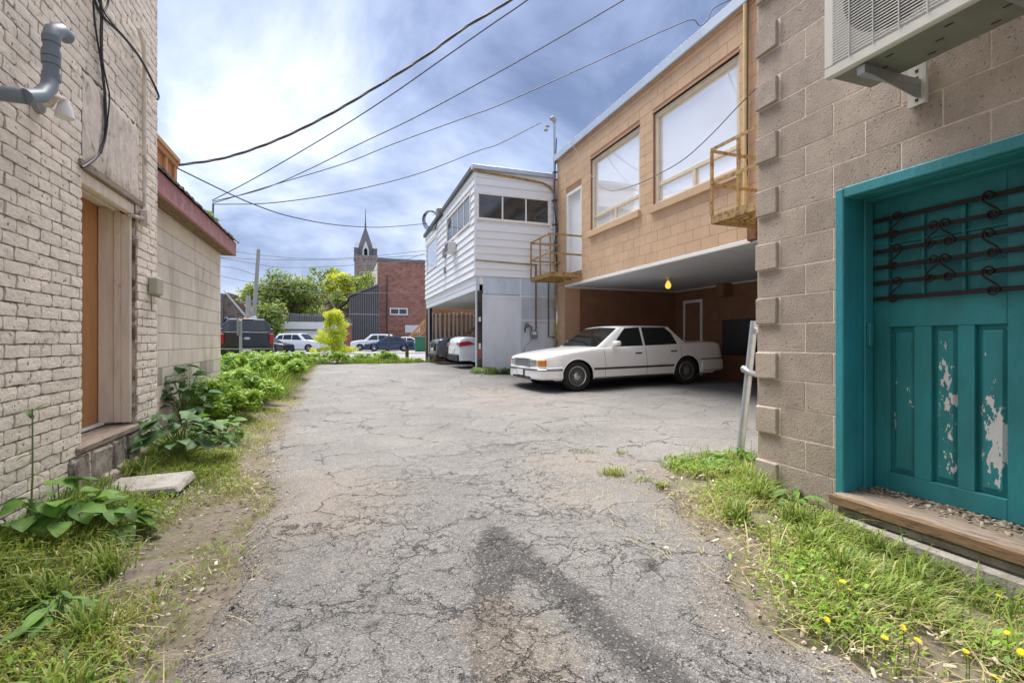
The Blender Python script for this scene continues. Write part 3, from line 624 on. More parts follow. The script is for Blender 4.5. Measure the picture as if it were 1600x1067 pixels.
# ------------------------------------------------------------------ air conditioner on its wall bracket
AC = thing('air_conditioner', 'white outdoor air conditioner on a steel bracket high above the teal door', 'air conditioner')
ax0, ax1, ay0, ay1, az = 2.53, 2.88, 1.06, 1.95, 2.49
c = MB(); c.cbox(ax0+.012, ax1, ay0, ay1, az+.03, az+.66, .012); c.build('casing', 'ac_white', AC)
MB().box(ax0+.018, ax1-.01, ay0+.01, ay1-.01, az+.012, az+.029).build('base_pan', 'ac_under', AC)
m = MB(); m.cbox(ax0-.008, ax0+.03, ay0-.004, ay1+.004, az, az+.055, .006); m.cbox(ax0-.008, ax0+.03, ay1-.052, ay1+.004, az+.0555, az+.66, .006); m.cbox(ax0-.008, ax0+.03, ay0-.004, ay0+.20, az+.0555, az+.66, .006); m.build('front_frame', 'ac_white', AC)
fan = MB(); cy, cz = (ay0+.20+ay1-.05)/2, az+.36; fan.lathe([(0, ax0-.001), (.27, ax0-.001), (.275, ax0+.006)], 36, 'X'); fan.v = [(p[0], p[1]+cy, p[2]+cz) for p in fan.v]; fan.build('fan_opening', 'ac_dark', AC)
bk = MB().box(ax0+.0005, ax0+.0115, ay0+.2, ay1-.052, az+.056, az+.655); bk.build('grille_backing', 'plate_white', AC)
gr = MB()
for i in range(38): z = az+.066+i*.0155; gr.box(ax0-.0105, ax0-.0065, ay0+.2, ay1-.05, z, z+.0052)
gr.build('grille_wires', 'ac_white', AC)['kind'] = 'stuff'
for y in np.linspace(ay0+.27, ay1-.14, 5): MB().tube([(ax0-.013, y, az+.05), (ax0-.013, y, az+.64)], .003, 6).build('grille_rib', 'ac_white', AC)
for ya in (ay1-.17, ay0+.12):
    b = MB(); b.cbox(2.56, 3.03, ya-.02, ya+.02, az-.048, az-.004, .002); bo = b.build('bracket_arm', 'galvanised', AC)
    MB().prism([(0, 0), (.40, 0), (.40, -.06), (.33, -.06)], .006, (2.62, ya-.021, az-.049), (1, 0, 0), (0, 0, 1), (0, 1, 0)).build('bracket_web', 'galvanised', AC)
r = MB(); r.box(3.0, 3.021, ay1-.215, ay1-.21, az-.14, az+.1); r.box(3.0, 3.021, ay1-.13, ay1-.125, az-.14, az+.1); r.box(3.0, 3.004, ay1-.2095, ay1-.1305, az-.139, az+.099); r.build('wall_rail', 'ac_white', AC)
for i in range(5): MB().box(2.998, 2.9995, ay1-.178, ay1-.162, az-.12+i*.04, az-.103+i*.04).build('slot', 'black_cable', AC)
for i in range(9): MB().box(ax0+.1+(i % 3)*.09, ax0+.112+(i % 3)*.09, ay0+.1+i*.085, ay0+.135+i*.085, az+.0105, az+.0118).build('drain_slot', 'black_cable', AC)
rebase(AC, (2.95, 1.5, 2.3))

# ------------------------------------------------------------------ leaning galvanised pipe at the corner
P = thing('pipe_post', 'leaning galvanised steel pipe post tied to the corner of the taupe block building', 'post', (3.40, 3.50, 0))
p0 = Vector((3.46, 3.51, gz(3.46, 3.51)-.05)); p1 = p0+Vector((.18, .0, 1.29)); P.location = (0, 0, 0)
MB().tube([p0, p1], .033, 16).build('pole', 'galvanised', P, smooth=True)
q = p0.lerp(p1, .93); MB().tube([q+Vector((-.03, -.04, 0)), q+Vector((.02, -.05, .01)), q+Vector((.28, -.12, -.01))], .03, 12).build('collar', 'galvanised', P, smooth=True)
q = p0.lerp(p1, .63); MB().tube([q+Vector((-.01, .05, .04)), q+Vector((-.06, 0, .03)), q+Vector((-.05, -.05, .01)), q+Vector((.12, -.09, -.04)), q+Vector((.30, -.1, -.09))], .026, 12).build('brace', 'galvanised', P, smooth=True)
rebase(P, (3.46, 3.51, 0))
# ------------------------------------------------------------------ left: old brick building, painted cream
LX = -1.6; LB = thing('brick_building', 'old cream painted brick building with an orange plywood door in a deep recess', 'building')
BR = rough_variants('brick', .205, .016, .0725, 'painted_brick', 14, .0055); BB = rough_variants('bare_brick', .1, .014, .0725, 'stucco', 4, .003)
LD = (6.0+3.95, 6.0+4.86, .36, 2.24)        # u = y + 6
ST = (6.0+3.93, 6.0+4.92, 2.24, 2.86)
m = MB()
for u0, u1, a, b_ in holes_boxes(0, 11.34, -.3, 7.6, [LD]): m.box(LX-.28, LX, u0-6, u1-6, a, b_)
m.box(-9, LX-.28, -6, -5.8, -.3, 7.6); m.box(-9, LX-.28, 5.14, 5.339, -.3, 7.6); m.box(-9, -8.8, -5.8, 5.14, -.3, 7.6); m.box(-8.99, LX-.01, -5.99, 5.33, 7.6, 7.75)
m.build('wall', 'painted_mortar', LB)
SUBST = [(LD[0], LD[1], LD[2]-.02, ST[2]+.02), (ST[0]+.02, ST[1]-.03, 2.2, 2.80)]
masonry(LB, 'brick', (LX, -6, 0), (0, 1, 0), (1, 0, 0), 11.34, .02, 7.6, .2155, .0725, .0038, .013, [0, .105, .02, .12, .0, .1], SUBST, BR, 300, 'brick_courses', jit=.0035)
# end face of the wall (visible corner) and rubble footing
cm = MB()
for i in range(100): cm.cbox(LX-.28, LX+.012, 5.336, 5.352+u(-.002, .003), .02+i*.0725, .0855+i*.0725, .004, .002)
o = cm.build('corner_courses', 'painted_brick', LB); o['kind'] = 'stuff'
for i in range(17):
    y = 1.3+i*.24; w = u(.2, .3); h = u(.09, .15); MB().cbox(LX-.02, LX+.045+u(0, .02), y, y+w*.9, -.08, -.08+h+.06, .018, .014).build('footing_stone', 'rubble_stone', LB)
# rough stucco patch over the door
rows = []
for i in range(25):
    z = 2.235+.60*i/24; r = []
    for k in range(33):
        y = 3.95+.96*k/32; e = min(k, 32-k, i, 24-i); r.append((LX+.012+(.010+.007*math.sin(y*55+math.sin(z*9)*2)+u(-.003, .004))*min(1, e/2), y, z+(u(-.012, .012) if e == 0 else 0)))
    rows.append(r)
MB().grid(rows).build('stucco_patch', 'stucco', LB, smooth=80)
m = MB(); m.box(LX-.279, LX+.028, 3.90, 4.99, 2.19, 2.234); m.build('steel_lintel', 'old_wood', LB)
m = MB(); m.cbox(LX-.06, LX-.005, 3.952, 4.858, 2.10, 2.188, .006); m.cbox(LX-.245, LX-.062, 3.952, 4.858, 2.145, 2.187, .006); m.cbox(LX-.135, LX-.10, 3.952, 4.858, 2.112, 2.144, .004)
m.cbox(LX-.245, LX-.14, 4.842, 4.858, .385, 2.143, .004); m.cbox(LX-.139, LX-.09, 4.832, 4.858, .385, 2.111, .006); m.cbox(LX-.089, LX-.02, 4.83, 4.858, .385, 2.099, .006); m.build('door_frame', 'cream_frame', LB)
m = MB()
for i in range(25): m.cbox(LX-.24, LX+.012, 4.862, 4.885, .39+i*.0725, .454+i*.0725, .004, .002)
m.build('jamb_courses', 'bare_brick', LB)['kind'] = 'stuff'
dm = MB(); dm.cbox(LX-.275, LX-.25, 3.9, 4.42, .39, 2.20, .003); dr = dm.build('door', 'plywood', LB); MB().cbox(LX-.275, LX-.249, 4.424, 4.86, .39, 2.20, .003).build('door_sheet', 'plywood', dr)
MB().cbox(LX-.248, LX-.20, 3.93, 4.84, .372, .392, .004).build('threshold', 'white_trim', LB)
MB().cbox(LX-.199, LX+.03, 3.86, 4.90, .315, .37, .012, .004).build('door_sill', 'old_wood', LB)
for i in range(4): MB().cbox(LX-.2, LX+.02+u(0, .015), 3.78+i*.29, 4.055+i*.29, .04, .31, .02, .012).build('step_stone', 'rubble_stone', LB)
# conduit with a box
co = MB(); co.tube([(LX+.035, 4.955, 2.16), (LX+.035, 4.955, 3.2), (LX+.045, 4.93, 3.4), (LX+.06, 4.86, 3.52), (LX+.05, 4.78, 3.62)], .016, 10).build('conduit', 'stucco', LB, smooth=True)
m = MB(); m.cbox(LX+.018, LX+.075, 4.90, 5.01, 2.04, 2.16, .006); m.tube([(LX+.045, 4.9, 2.085), (LX+.02, 4.83, 2.08), (LX-.03, 4.80, 2.08)], .014, 8); m.build('conduit_box', 'stucco', LB, smooth=True)
rebase(LB, (LX, 3, 0))
E1 = thing('utility_box', 'small olive beige cable box screwed to the corner of the cream brick wall', 'utility box'); 
bx = MB(); bx.cbox(LX+.016, LX+.085, 5.10, 5.27, 1.47, 1.62, .01).build('housing', 'beige_plastic', E1); MB().cbox(LX+.014, LX+.055, 5.271, 5.30, 1.455, 1.60, .006).build('cover', 'beige_plastic', E1); MB().tube([(LX+.03, 5.12, 1.47), (LX+.03, 5.13, 1.43), (LX+.025, 5.16, 1.33)], .005, 6).build('wire', 'old_wood', E1)
rebase(E1, (LX, 5.2, 1.47))
# grey vent pipe
V = thing('vent_pipe', 'grey plastic vent pipe with elbows sticking out of the cream brick wall', 'pipe')
VX = -1.44
e0 = [(LX+.09, 3.20, 2.375)]; PIP = [onX(38, 151, VX), onX(62, 150, VX), onX(76, 138, VX), onX(80, 122, VX), onX(80, 62, VX), onX(82, 50, VX), onX(94, 48, VX), onX(104, 58, VX)]
MB().tube(PIP[:1]+PIP[1:4], .036, 16).build('elbow', 'grey_pvc', V, smooth=True); MB().tube([PIP[3], PIP[4]], .034, 16).build('pipe', 'grey_pvc', V, smooth=True); MB().tube(PIP[4:], .038, 16).build('elbow', 'grey_pvc', V, smooth=True)
for t in (.02, .42, .62, .98): q = PIP[3].lerp(PIP[4], t); MB().tube([q-Vector((0, 0, .018)), q+Vector((0, 0, .018))], .0395, 16).build('coupling', 'grey_pvc', V, smooth=True)
m = MB(); m.tube([PIP[0], PIP[0]+Vector((-.2, 0, 0))], .036, 14); m.build('wall_pipe', 'grey_pvc', V, smooth=True)
rebase(V, (LX, 3.3, 2.3))
Lp = thing('wall_lamp', 'round white floodlight on the cream brick wall below the grey vent pipe', 'lamp')
q = onX(101, 172, -1.48); MB().lathe([(0, .06), (.022, .055), (.032, .02), (.042, -.02), (.046, -.045), (.035, -.05), (0, -.04)], 20, 'Z', q).build('lamp_shade', 'white_trim', Lp, smooth=True)
w = onX(56, 162, LX+.01); MB().tube([w, w+Vector((.05, .03, .015)), q+Vector((-.02, -.05, .05)), q+Vector((0, -.01, .05))], .018, 10).build('arm', 'stucco', Lp, smooth=True); MB().lathe([(0, .03), (.05, .025), (.055, 0)], 16, 'X', w).build('base', 'grey_plastic', Lp, smooth=True)
rebase(Lp, q)
# black cables hanging on the brick
def spl(pts, n=8):
    P = [Vector(p) for p in pts]; P = [2*P[0]-P[1]]+P+[2*P[-1]-P[-2]]; out = []
    for i in range(1, len(P)-2):
        for k in range(n):
            t = k/n; a, b_, c_, d = P[i-1:i+3]; out.append(.5*((2*b_)+(c_-a)*t+(2*a-5*b_+4*c_-d)*t*t+(3*b_-a-3*c_+d)*t**3))
    return out+[P[-2]]
CBL = [([(152, -60), (158, 20), (158, 60), (160, 110), (164, 150), (165, 200), (162, 222), (152, 244), (134, 259), (128, 262)], .009),
       ([(146, -60), (146, 8), (150, 50), (158, 100), (164, 160), (165, 205)], .006), ([(160, 25), (160, 90), (167, 130), (171, 150), (169, 180), (165, 215), (158, 240)], .005),
       ([(171, -20), (168, 8), (161, 22), (157, 50), (159, 100)], .007), ([(136, -30), (158, 22), (190, 55), (215, 85), (232, 115), (245, 142), (248, 152), (246, 156)], .009),
       ([(140, -30), (166, 25), (196, 60), (216, 88), (230, 112)], .005)]
for i, (pp, r) in enumerate(CBL):
    o = MB().tube(spl([onX(x, y, LX+.03+.008*i) for x, y in pp], 5), r, 7).build('wall_cable', 'black_cable', smooth=True)
    tag(o, ['thick black cable looping down the cream brick wall to the door lintel', 'thinner black cable hanging left of the thick one on the brick wall', 'slack black cable bowing right of the main hanging bundle', 'black cable crossing the others at the top of the brick wall', 'thick black cable running diagonally to the far corner of the brick wall', 'thin grey-black cable beside the diagonal cable on the brick wall'][i], 'cable', 'cables fixed to the cream brick wall')
tag(MB().cbox(-1.5, -1.03, 3.85, 4.25, .02, .075, .012, .012).build('flagstone', 'concrete'), 'flat grey stone slab lying in the grass before the plywood door', 'stone slab')

# ------------------------------------------------------------------ left behind: low cream block building
CX = -1.97; C_ = thing('block_outbuilding', 'low cream concrete block building with a faded pink fascia board', 'building')
CBm = variants('block', .4, .01, .2, .004, .0007, 'cream_block', 5); CBg = variants('block', .4, .01, .2, .004, .0007, 'grimy_block', 3)
m = MB(); m.box(CX-.2, CX, 5.36, 9.76, -.2, 2.62); m.box(-8, CX-.2, 9.56, 9.758, -.2, 2.6); m.box(-8, -7.8, 5.36, 9.55, -.2, 2.6); m.box(-8, CX-.01, 5.36, 9.75, 2.63, 2.80); m.build('wall', 'cream_mortar', C_)
masonry(C_, 'block', (CX, 5.36, 0), (0, 1, 0), (1, 0, 0), 4.4, -.07, 2.6, .406, .203, .007, .008, [.0, .203], [], CBm, 200, 'block_courses', jit=.0006,
        mts=lambda s0, s1, a, b_, k, ms: CBg if (k in (3, 2) and random.random() < .33) or (k == 4 and random.random() < .12) else ms)
m = MB(); m.box(CX+.012, CX+.20, 5.37, 9.82, 2.585, 2.60); m.build('soffit', 'brown_wood', C_)
MB().cbox(CX+.20, CX+.235, 5.37, 9.84, 2.57, 2.80, .004, .003).build('fascia_board', 'pink_fascia', C_); MB().cbox(CX+.0, CX+.199, 9.80, 9.838, 2.57, 2.80, .004).build('fascia_board', 'pink_fascia', C_)
rows = []
for i in range(60):
    y = 5.37+4.52*i/59; rows.append([(CX+.27+u(-.006, .006), y, 2.795+u(-.006, .006)), (CX+.265+u(-.01, .01), y, 2.83+u(-.01, .01)), (CX+.2, y, 2.85+u(-.006, .01)), (CX-.1, y, 2.865), (CX-.1, y, 2.8)])
MB().grid(rows).build('roof_edge', 'shingle_dark', C_)
rebase(C_, (CX, 7.5, 0))
OB = thing('plywood_cornice', 'orange plywood box with trim standing on the roof behind the pink fascia', 'wooden box')
x0, x1, ya, yb = -2.55, -2.02, 6.0, 7.55; zt = onX(270, 240, -2.02).z
MB().box(x0, x1-.03, ya, yb-.01, 2.8, zt-.06).build('box_side', 'plywood', OB)
for i in range(5): y = ya+i*(yb-ya-.09)/4; MB().cbox(x1-.03, x1, y, y+.09, 2.8, zt-.06, .004).build('upright', 'new_wood', OB)
MB().cbox(x0, x1+.03, ya-.03, yb+.03, zt-.06, zt, .005).build('cap_rail', 'new_wood', OB); MB().cbox(x0, x1+.012, ya-.012, yb+.012, zt-.13, zt-.061, .005).build('trim_board', 'plywood', OB)
rebase(OB, (-2.3, 6.8, 2.85))

# ------------------------------------------------------------------ right middle: brown block building with open garage
BX = 5.9; B = thing('brown_building', 'tan brown painted block building with large white windows over an open garage bay', 'building')
BU = 12.72     # far corner; u runs towards the camera
W2 = (BU-8.19, BU-5.98, 3.74, 5.58); W1 = (BU-10.75, BU-8.65, 3.78, 5.56); DR = (BU-12.13, BU-11.23, 2.93, 5.10)
OPN = (BU-12.22, BU-4.9, -.3, 2.62)
m = MB()
for u0, u1, a, b_ in holes_boxes(0, BU-4.25, -.2, 6.2, [W1, W2, DR, OPN]): m.box(BX, BX+.2, BU-u1, BU-u0, a, b_)
m.box(BX+.2, 12, 4.25, 4.45, -.2, 6.2); m.box(BX+.2, 12, BU-.2, BU, 2.8, 6.2); m.box(11.8, 12, 4.45, BU-.2, -.2, 6.2); m.box(BX+.2, 11.8, 4.45, BU-.2, 6.0, 6.19)
m.build('wall', 'brown_mortar', B)
BBm = variants('block', .4, .01, .2, .0035, .0006, 'brown_block', 6)
masonry(B, 'block', (BX, BU, 0), (0, -1, 0), (-1, 0, 0), BU-4.25, 2.62-.203*13, 6.2, .406, .203, .005, .006, [0, .203], [W1, W2, DR, OPN], BBm, 290, 'block_courses', jit=.0005)
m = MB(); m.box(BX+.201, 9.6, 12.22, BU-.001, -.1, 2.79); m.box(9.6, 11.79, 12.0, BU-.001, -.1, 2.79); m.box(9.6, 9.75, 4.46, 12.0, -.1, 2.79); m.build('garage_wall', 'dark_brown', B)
MB().box(BX-.008, BX+.45, 12.205, 12.219, -.1, 2.56).build('garage_jamb', 'brown_paint', B)
MB().box(BX+.02, 9.6, 4.46, 12.204, 2.56, 2.78).build('garage_ceiling', 'ceiling_grey', B); MB().cbox(BX-.02, BX+.06, 4.46, 12.2, 2.545, 2.615, .006).build('ceiling_trim', 'white_trim', B)
MB().box(BX+.07, 9.59, 12.18, 12.2, 2.53, 2.558).build('ceiling_trim', 'white_trim', B); MB().box(9.575, 9.598, 4.5, 12.17, 2.53, 2.558).build('ceiling_trim', 'white_trim', B)
gf = MB().box(BX-.5+.5, 9.598, 4.46, 12.2, -.12, .0); gf.v = [(x, y, (gz(x, y)+.012 if z > -.05 else z)) for x, y, z in gf.v]
m = MB(); dy0_, dy1_ = 11.04, 11.82
m.cbox(9.55, 9.598, dy1_-.07, dy1_, .1, 2.24, .004); m.cbox(9.55, 9.598, dy0_, dy0_+.07, .1, 2.24, .004); m.cbox(9.55, 9.598, dy0_+.071, dy1_-.071, 2.16, 2.24, .004); io = m.build('inner_door_frame', 'white_trim', B)
MB().cbox(9.57, 9.597, dy0_+.072, dy1_-.072, .1, 2.158, .004).build('inner_door', 'dark_brown', io); MB().lathe([(0, 0), (.03, .01), (.03, .03), (0, .045)], 10, 'X', (9.52, 11.72, 1.15)).build('door_knob', 'chrome', io)
MB().cbox(9.55, 9.599, 8.3, 10.28, .70, 1.62, .006).build('dark_board', 'grey_car', B)
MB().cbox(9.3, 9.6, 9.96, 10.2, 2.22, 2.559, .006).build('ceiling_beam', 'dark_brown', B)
# roof flashing
m = MB(); m.cbox(BX-.10, BX+.3, 4.2, BU+.1, 6.2, 6.39, .01); m.cbox(BX+.301, 12.05, BU-.2, BU+.1, 6.2, 6.38, .01); m.build('roof_flashing', 'metal_flashing', B); MB().cbox(BX-.04, BX+.02, 4.2, BU+.06, 6.16, 6.199, .004).build('flashing_drip', 'brown_paint', B)
def big_window(y0, y1, z0, z1, zr, far_w=.35):
    xg = BX+.10; f = MB()
    f.cbox(xg-.06, xg+.05, y1-.10, y1-.002, z0, z1, .005); f.cbox(xg-.06, xg+.05, y0+.002, y0+.10, z0, z1, .005); f.cbox(xg-.06, xg+.05, y0+.101, y1-.101, z1-.10, z1-.002, .005); f.cbox(xg-.06, xg+.05, y0+.101, y1-.101, z0+.001, z0+.07, .005)
    f.cbox(xg-.04, xg+.05, y0+.101, y1-.101, zr-.035, zr+.035, .005); ym = (y0+y1)/2; f.cbox(xg-.04, xg+.05, ym-.04, ym+.04, z0+.071, zr-.036, .005)
    w = f.build('window', 'cream_trim', B)
    MB().box(xg, xg+.01, y0+.1, y1-.1, zr+.03, z1-.09).build('pane', 'white_pane', w); MB().box(xg, xg+.01, ym+.04, y1-.1, z0+.06, zr-.03).build('pane', 'white_pane', w); MB().box(xg, xg+.01, y0+.1, ym-.04, z0+.06, zr-.03).build('pane', 'white_pane', w)
    MB().box(BX+.151, BX+.6, y0-.05, y1+.05, z0-.05, z1+.05).build('blind_box', 'plate_white', w)
    MB().cbox(BX-.075, BX+.04, y0-.03, y1+.06, z0-.145, z0-.002, .006).build('window_sill', 'brown_block', w)
    MB().cbox(BX-.02, BX+.05, y0-.02, y1+.03, z1, z1+.03, .004).build('drip_cap', 'brown_paint', w)
big_window(5.98, 8.19, 3.74, 5.58, 4.15); big_window(8.65, 10.75, 3.78, 5.56, 4.13)
f = MB(); f.cbox(BX+.0, BX+.12, 12.05, 12.128, 2.93, 5.1, .004); f.cbox(BX+.0, BX+.12, 11.232, 11.30, 2.93, 5.1, .004); f.cbox(BX+.0, BX+.12, 11.301, 12.049, 5.02, 5.1, .004); f.cbox(BX-.01, BX+.16, 11.232, 12.128, 2.90, 2.93, .004); fr_ = f.build('upper_door', 'white_trim', B)
MB().box(BX+.09, BX+.13, 11.3, 12.05, 2.93, 5.02).build('door_leaf', 'plate_white', fr_)
MB().tube([(BX-.06, 5.80, 3.0), (BX-.06, 5.80, 6.6)], .035, 12).build('yellow_pipe', 'yellow_pipe', B, smooth=True)
MB().tube([(BX-.03, 5.72, 2.55), (BX-.03, 5.80, 3.1), (BX-.08, 5.74, 4.2), (BX-.08, 5.73, 6.6)], .011, 6).build('pipe_cable', 'black_cable', B)
MB().cbox(BX-.1, BX-.006, 5.55, 5.75, 2.56, 2.85, .02).build('junction_box', 'rust', B)
rebase(B, (BX, 8.5, 0))
def balcony(label, x0, ya, yb, zd, zr, near_open):
    b = thing('metal_balcony', label, 'balcony', group='steel landings on the brown building'); xw = BX-.008
    m = MB(); m.bar((x0, ya, zd), (x0, yb, zd), .04, .11); m.bar((x0, yb, zd), (xw, yb, zd), .04, .11); m.bar((x0, ya, zd), (xw, ya, zd), .04, .11)
    for i in range(9): x = x0+(xw-x0)*(i+.5)/9; m.bar((x, ya+.02, zd+.035), (x, yb-.02, zd+.035), .07, .012)
    for i in range(3): y = ya+(yb-ya)*(i+.5)/3; m.bar((x0+.02, y, zd-.02), (xw, y, zd-.02), .03, .06)
    m.build('deck', 'rusty_yellow', b)
    for y in (ya, (ya+yb)/2, yb): MB().bar((x0, y, zd+.05), (x0, y, zr), .035, .035, (0, 1, 0)).build('post', 'rusty_yellow', b)
    for z in (zd+(zr-zd)*.52, zr):
        MB().bar((x0-.02, ya-.0, z), (x0-.02, yb, z), .012, .045).build('rail', 'rusty_yellow', b)
        for y in ((yb,) if not near_open else (ya, yb)): MB().bar((x0, y+.02, z), (xw, y+.02, z), .012, .045).build('rail', 'rusty_yellow', b)
    rebase(b, (BX, (ya+yb)/2, zd))
balcony('rusty metal landing with railings below the white upper door', 5.0, 11.2, 12.5, 2.75, 3.76, True)
balcony('rusty yellow metal landing beside the largest window near the yellow pipe', 4.9, 4.5, 5.46, 2.74, 3.71, False)
# bulb
bu = thing('light_bulb', 'yellow light bulb in a socket under the grey garage ceiling', 'light bulb'); bp_ = onZ(1044, 437, 2.5); bp_ = Vector((bp_.x, bp_.y, 2.56))
MB().lathe([(0, 0), (.05, -.005), (.05, -.04), (.028, -.05), (.028, -.09), (0, -.09)], 16, 'Z', bp_).build('socket', 'cream_trim', bu, smooth=True)
MB().lathe([(.026, -.09), (.035, -.11), (.062, -.16), (.07, -.20), (.06, -.245), (.03, -.272), (0, -.278)], 20, 'Z', bp_).build('bulb', 'bulb_yellow', bu, smooth=True); rebase(bu, bp_)
# service mast on the corner between the brown and white buildings
S = thing('service_mast', 'tall grey electrical mast with a weatherhead at the corner of the brown building', 'mast'); sx, sy = 5.80, 12.82
sp = onY(866, 190, 12.75); sx = sp.x-.02; zt = sp.z
sx = 5.83; MB().tube([(sx, 12.76, 3.9), (sx, 12.76, zt-.05)], .035, 12).build('mast_pipe', 'galvanised', S, smooth=True)
MB().tube([(sx, 12.76, zt-.06), (sx, 12.76, zt+.05), (sx-.06, 12.76, zt+.09), (sx-.12, 12.76, zt+.05)], [.04, .07, .07, .05], 12).build('weatherhead', 'grey_plastic', S, smooth=True)
for d in (.0, -.12): MB().lathe([(0, -.06), (.035, -.05), (.045, 0), (.035, .05), (0, .06)], 12, 'X', (sx-.22+d*.4, 12.76, zt-.16+d)).build('insulator', 'grey_plastic', S, smooth=True)
for z in (5.9, 5.1, 4.4): MB().cbox(sx-.05, sx+.06, 12.70, 12.82, z-.02, z+.02, .004).build('clamp', 'wire_grey', S)
MB().tube([(sx-.02, 12.70, 3.9), (sx, 12.69, 3.0), (sx, 12.69, .8)], .03, 10).build('lower_pipe', 'rusty_yellow', S, smooth=True); MB().tube(spl([(sx+.03, 12.68, zt-.5), (sx-.06, 12.66, 5.0), (sx+.05, 12.64, 4.3), (sx-.03, 12.66, 3.9), (sx+.04, 12.66, 3.2)], 6), .014, 6).build('drop_cable', 'black_cable', S)
rebase(S, (sx, 12.76, 0))

# ------------------------------------------------------------------ white sided building on a carport
WX, WY = 3.5, 12.85; Wb = thing('white_sided_building', 'white clapboard sided upper storey standing over an open carport', 'building'); ZB, ZT = 2.84, 5.74
def ztop(y): return 5.76-.22*(y-12.85)/8
FW = (3.58, 5.68, 4.44, 5.08); SW1 = (13.3, 16.4, 4.42, 5.18); SW2 = (18.3, 20.45, 3.98, 5.02)
m = MB(); m.box(WX+.012, 11.5, WY+.012, WY+.15, 2.62, 5.72); m.box(WX+.012, WX+.15, WY+.151, 20.9, 2.62, 5.52); m.box(WX+.151, 11.5, 20.75, 20.9, 2.5, 5.5); m.box(11.35, 11.5, WY+.151, 20.74, 0, 5.5); m.build('wall', 'siding_white', Wb)
MB().box(WX+.02, 11.4, WY+.02, 20.88, 2.46, 2.60).build('carport_ceiling', 'siding_white', Wb)
def board(p0, p1, z, h, nrm, zt=None):
    a, b_ = Vector(p0), Vector(p1); n = Vector(nrm); zz = z+h if zt is None else min(z+h, zt); v = [a, b_, b_, a]
    P = [(a.x, a.y, z), (b_.x, b_.y, z), (b_.x, b_.y, zz), (a.x, a.y, zz)]; o = n*.042
    vs = [(P[0][0]+o.x, P[0][1]+o.y, z), (P[1][0]+o.x, P[1][1]+o.y, z), (P[2][0]+n.x*.008, P[2][1]+n.y*.008, zz), (P[3][0]+n.x*.008, P[3][1]+n.y*.008, zz), (P[0][0], P[0][1], z), (P[1][0], P[1][1], z)]
    MB().add(vs, [(0, 1, 2, 3), (4, 5, 1, 0), (0, 3, 4), (1, 5, 2)]).build('siding_board', 'siding_white', Wb)
n = 14
for i in range(n):
    z = ZB+i*.208; h = .208
    fseg = [(WX, BX-.01)]
    if z+h-.03 > FW[2]-.06 and z+.03 < FW[3]+.06: fseg = [(WX, FW[0]-.03), (FW[1]+.03, BX-.01)]
    for a, b_ in fseg: board((a, WY, 0), (b_, WY, 0), z, h, (0, -1, 0), 5.74)
    for w in (SW1,): pass
    segs = [(WY, 20.9)]
    for w in (SW1, SW2):
        if z+h-.03 > w[2]-.04 and z+.03 < w[3]+.04:
            segs = [s for a, b_ in segs for s in ((a, min(b_, w[0]-.03)), (max(a, w[1]+.03), b_)) if s[1] > s[0]]
    for a, b_ in segs:
        if z > 5.5: b_ = min(b_, WY+(5.76-z-.1)/.0275)
        if b_-a > .05: board((WX, b_, 0), (WX, a, 0), z, h, (-1, 0, 0), min(5.76, ztop(b_)+.1) if z > 5.3 else None)
def win3(ax, c0, c1, z0, z1, plane, n, mt, inward):
    f = MB(); g = []
    def bb(a, b_, z_0, z_1, d0, d1):
        if ax == 'x': f.cbox(a, b_, min(plane+d0, plane+d1), max(plane+d0, plane+d1), z_0, z_1, .004)
        else: f.cbox(min(plane+d0, plane+d1), max(plane+d0, plane+d1), a, b_, z_0, z_1, .004)
    for a, b_, z_0, z_1 in ((c0-.07, c0, z0-.07, z1+.07), (c1, c1+.07, z0-.07, z1+.07), (c0+.001, c1-.001, z1, z1+.07), (c0+.001, c1-.001, z0-.07, z0)): bb(a, b_, z_0, z_1, -.045, .01)
    for i in range(n+1):
        y = c0+(c1-c0)*i/n; bb(max(c0, y-.022), min(c1, y+.022), z0+.001, z1-.001, -.022, .008)
    w = f.build('window', 'white_trim', Wb)
    for i in range(n):
        a, b_ = c0+(c1-c0)*i/n+.03, c0+(c1-c0)*(i+1)/n-.03
        q = MB(); q.box(a, b_, plane-.010, plane-.004, z0+.01, z1-.01) if ax == 'x' else q.box(plane-.010, plane-.004, a, b_, z0+.01, z1-.01); q.build('pane', mt, w)
win3('x', *FW, WY, 3, 'dark_pane', 1); win3('y', *SW1, WX, 4, 'dark_pane', 1); win3('y', *SW2, WX, 1, 'white_pane', 1)
m = MB(); m.cbox(WX-.10, BX-.01, WY-.10, WY+.10, 5.74, 5.86, .01); m.build('roof_edge', 'metal_flashing', Wb)
m = MB(); m.add([(WX-.1, WY+.101, 5.74), (WX+.1, WY+.101, 5.74), (WX+.1, WY+.101, 5.86), (WX-.1, WY+.101, 5.86), (WX-.1, 20.95, 5.50), (WX+.1, 20.95, 5.50), (WX+.1, 20.95, 5.62), (WX-.1, 20.95, 5.62)], [(0, 1, 2, 3), (4, 7, 6, 5), (0, 4, 5, 1), (1, 5, 6, 2), (2, 6, 7, 3), (3, 7, 4, 0)]); m.build('roof_edge', 'wire_grey', Wb)
MB().add([(WX+.1, WY+.1, 5.8), (11.5, WY+.1, 5.8), (11.5, 20.95, 5.56), (WX+.1, 20.95, 5.56)], [(0, 1, 2, 3)]).build('roof', 'wire_grey', Wb)
MB().tube(spl([(WX-.14, WY-.06, 5.69), (WX+.2, WY-.07, 5.68), (5.1, WY-.07, 5.60), (5.6, WY-.07, 5.52), (5.85, WY-.06, 5.30)], 6), .03, 8).build('roof_pipe', 'rusty_yellow', Wb, smooth=True)
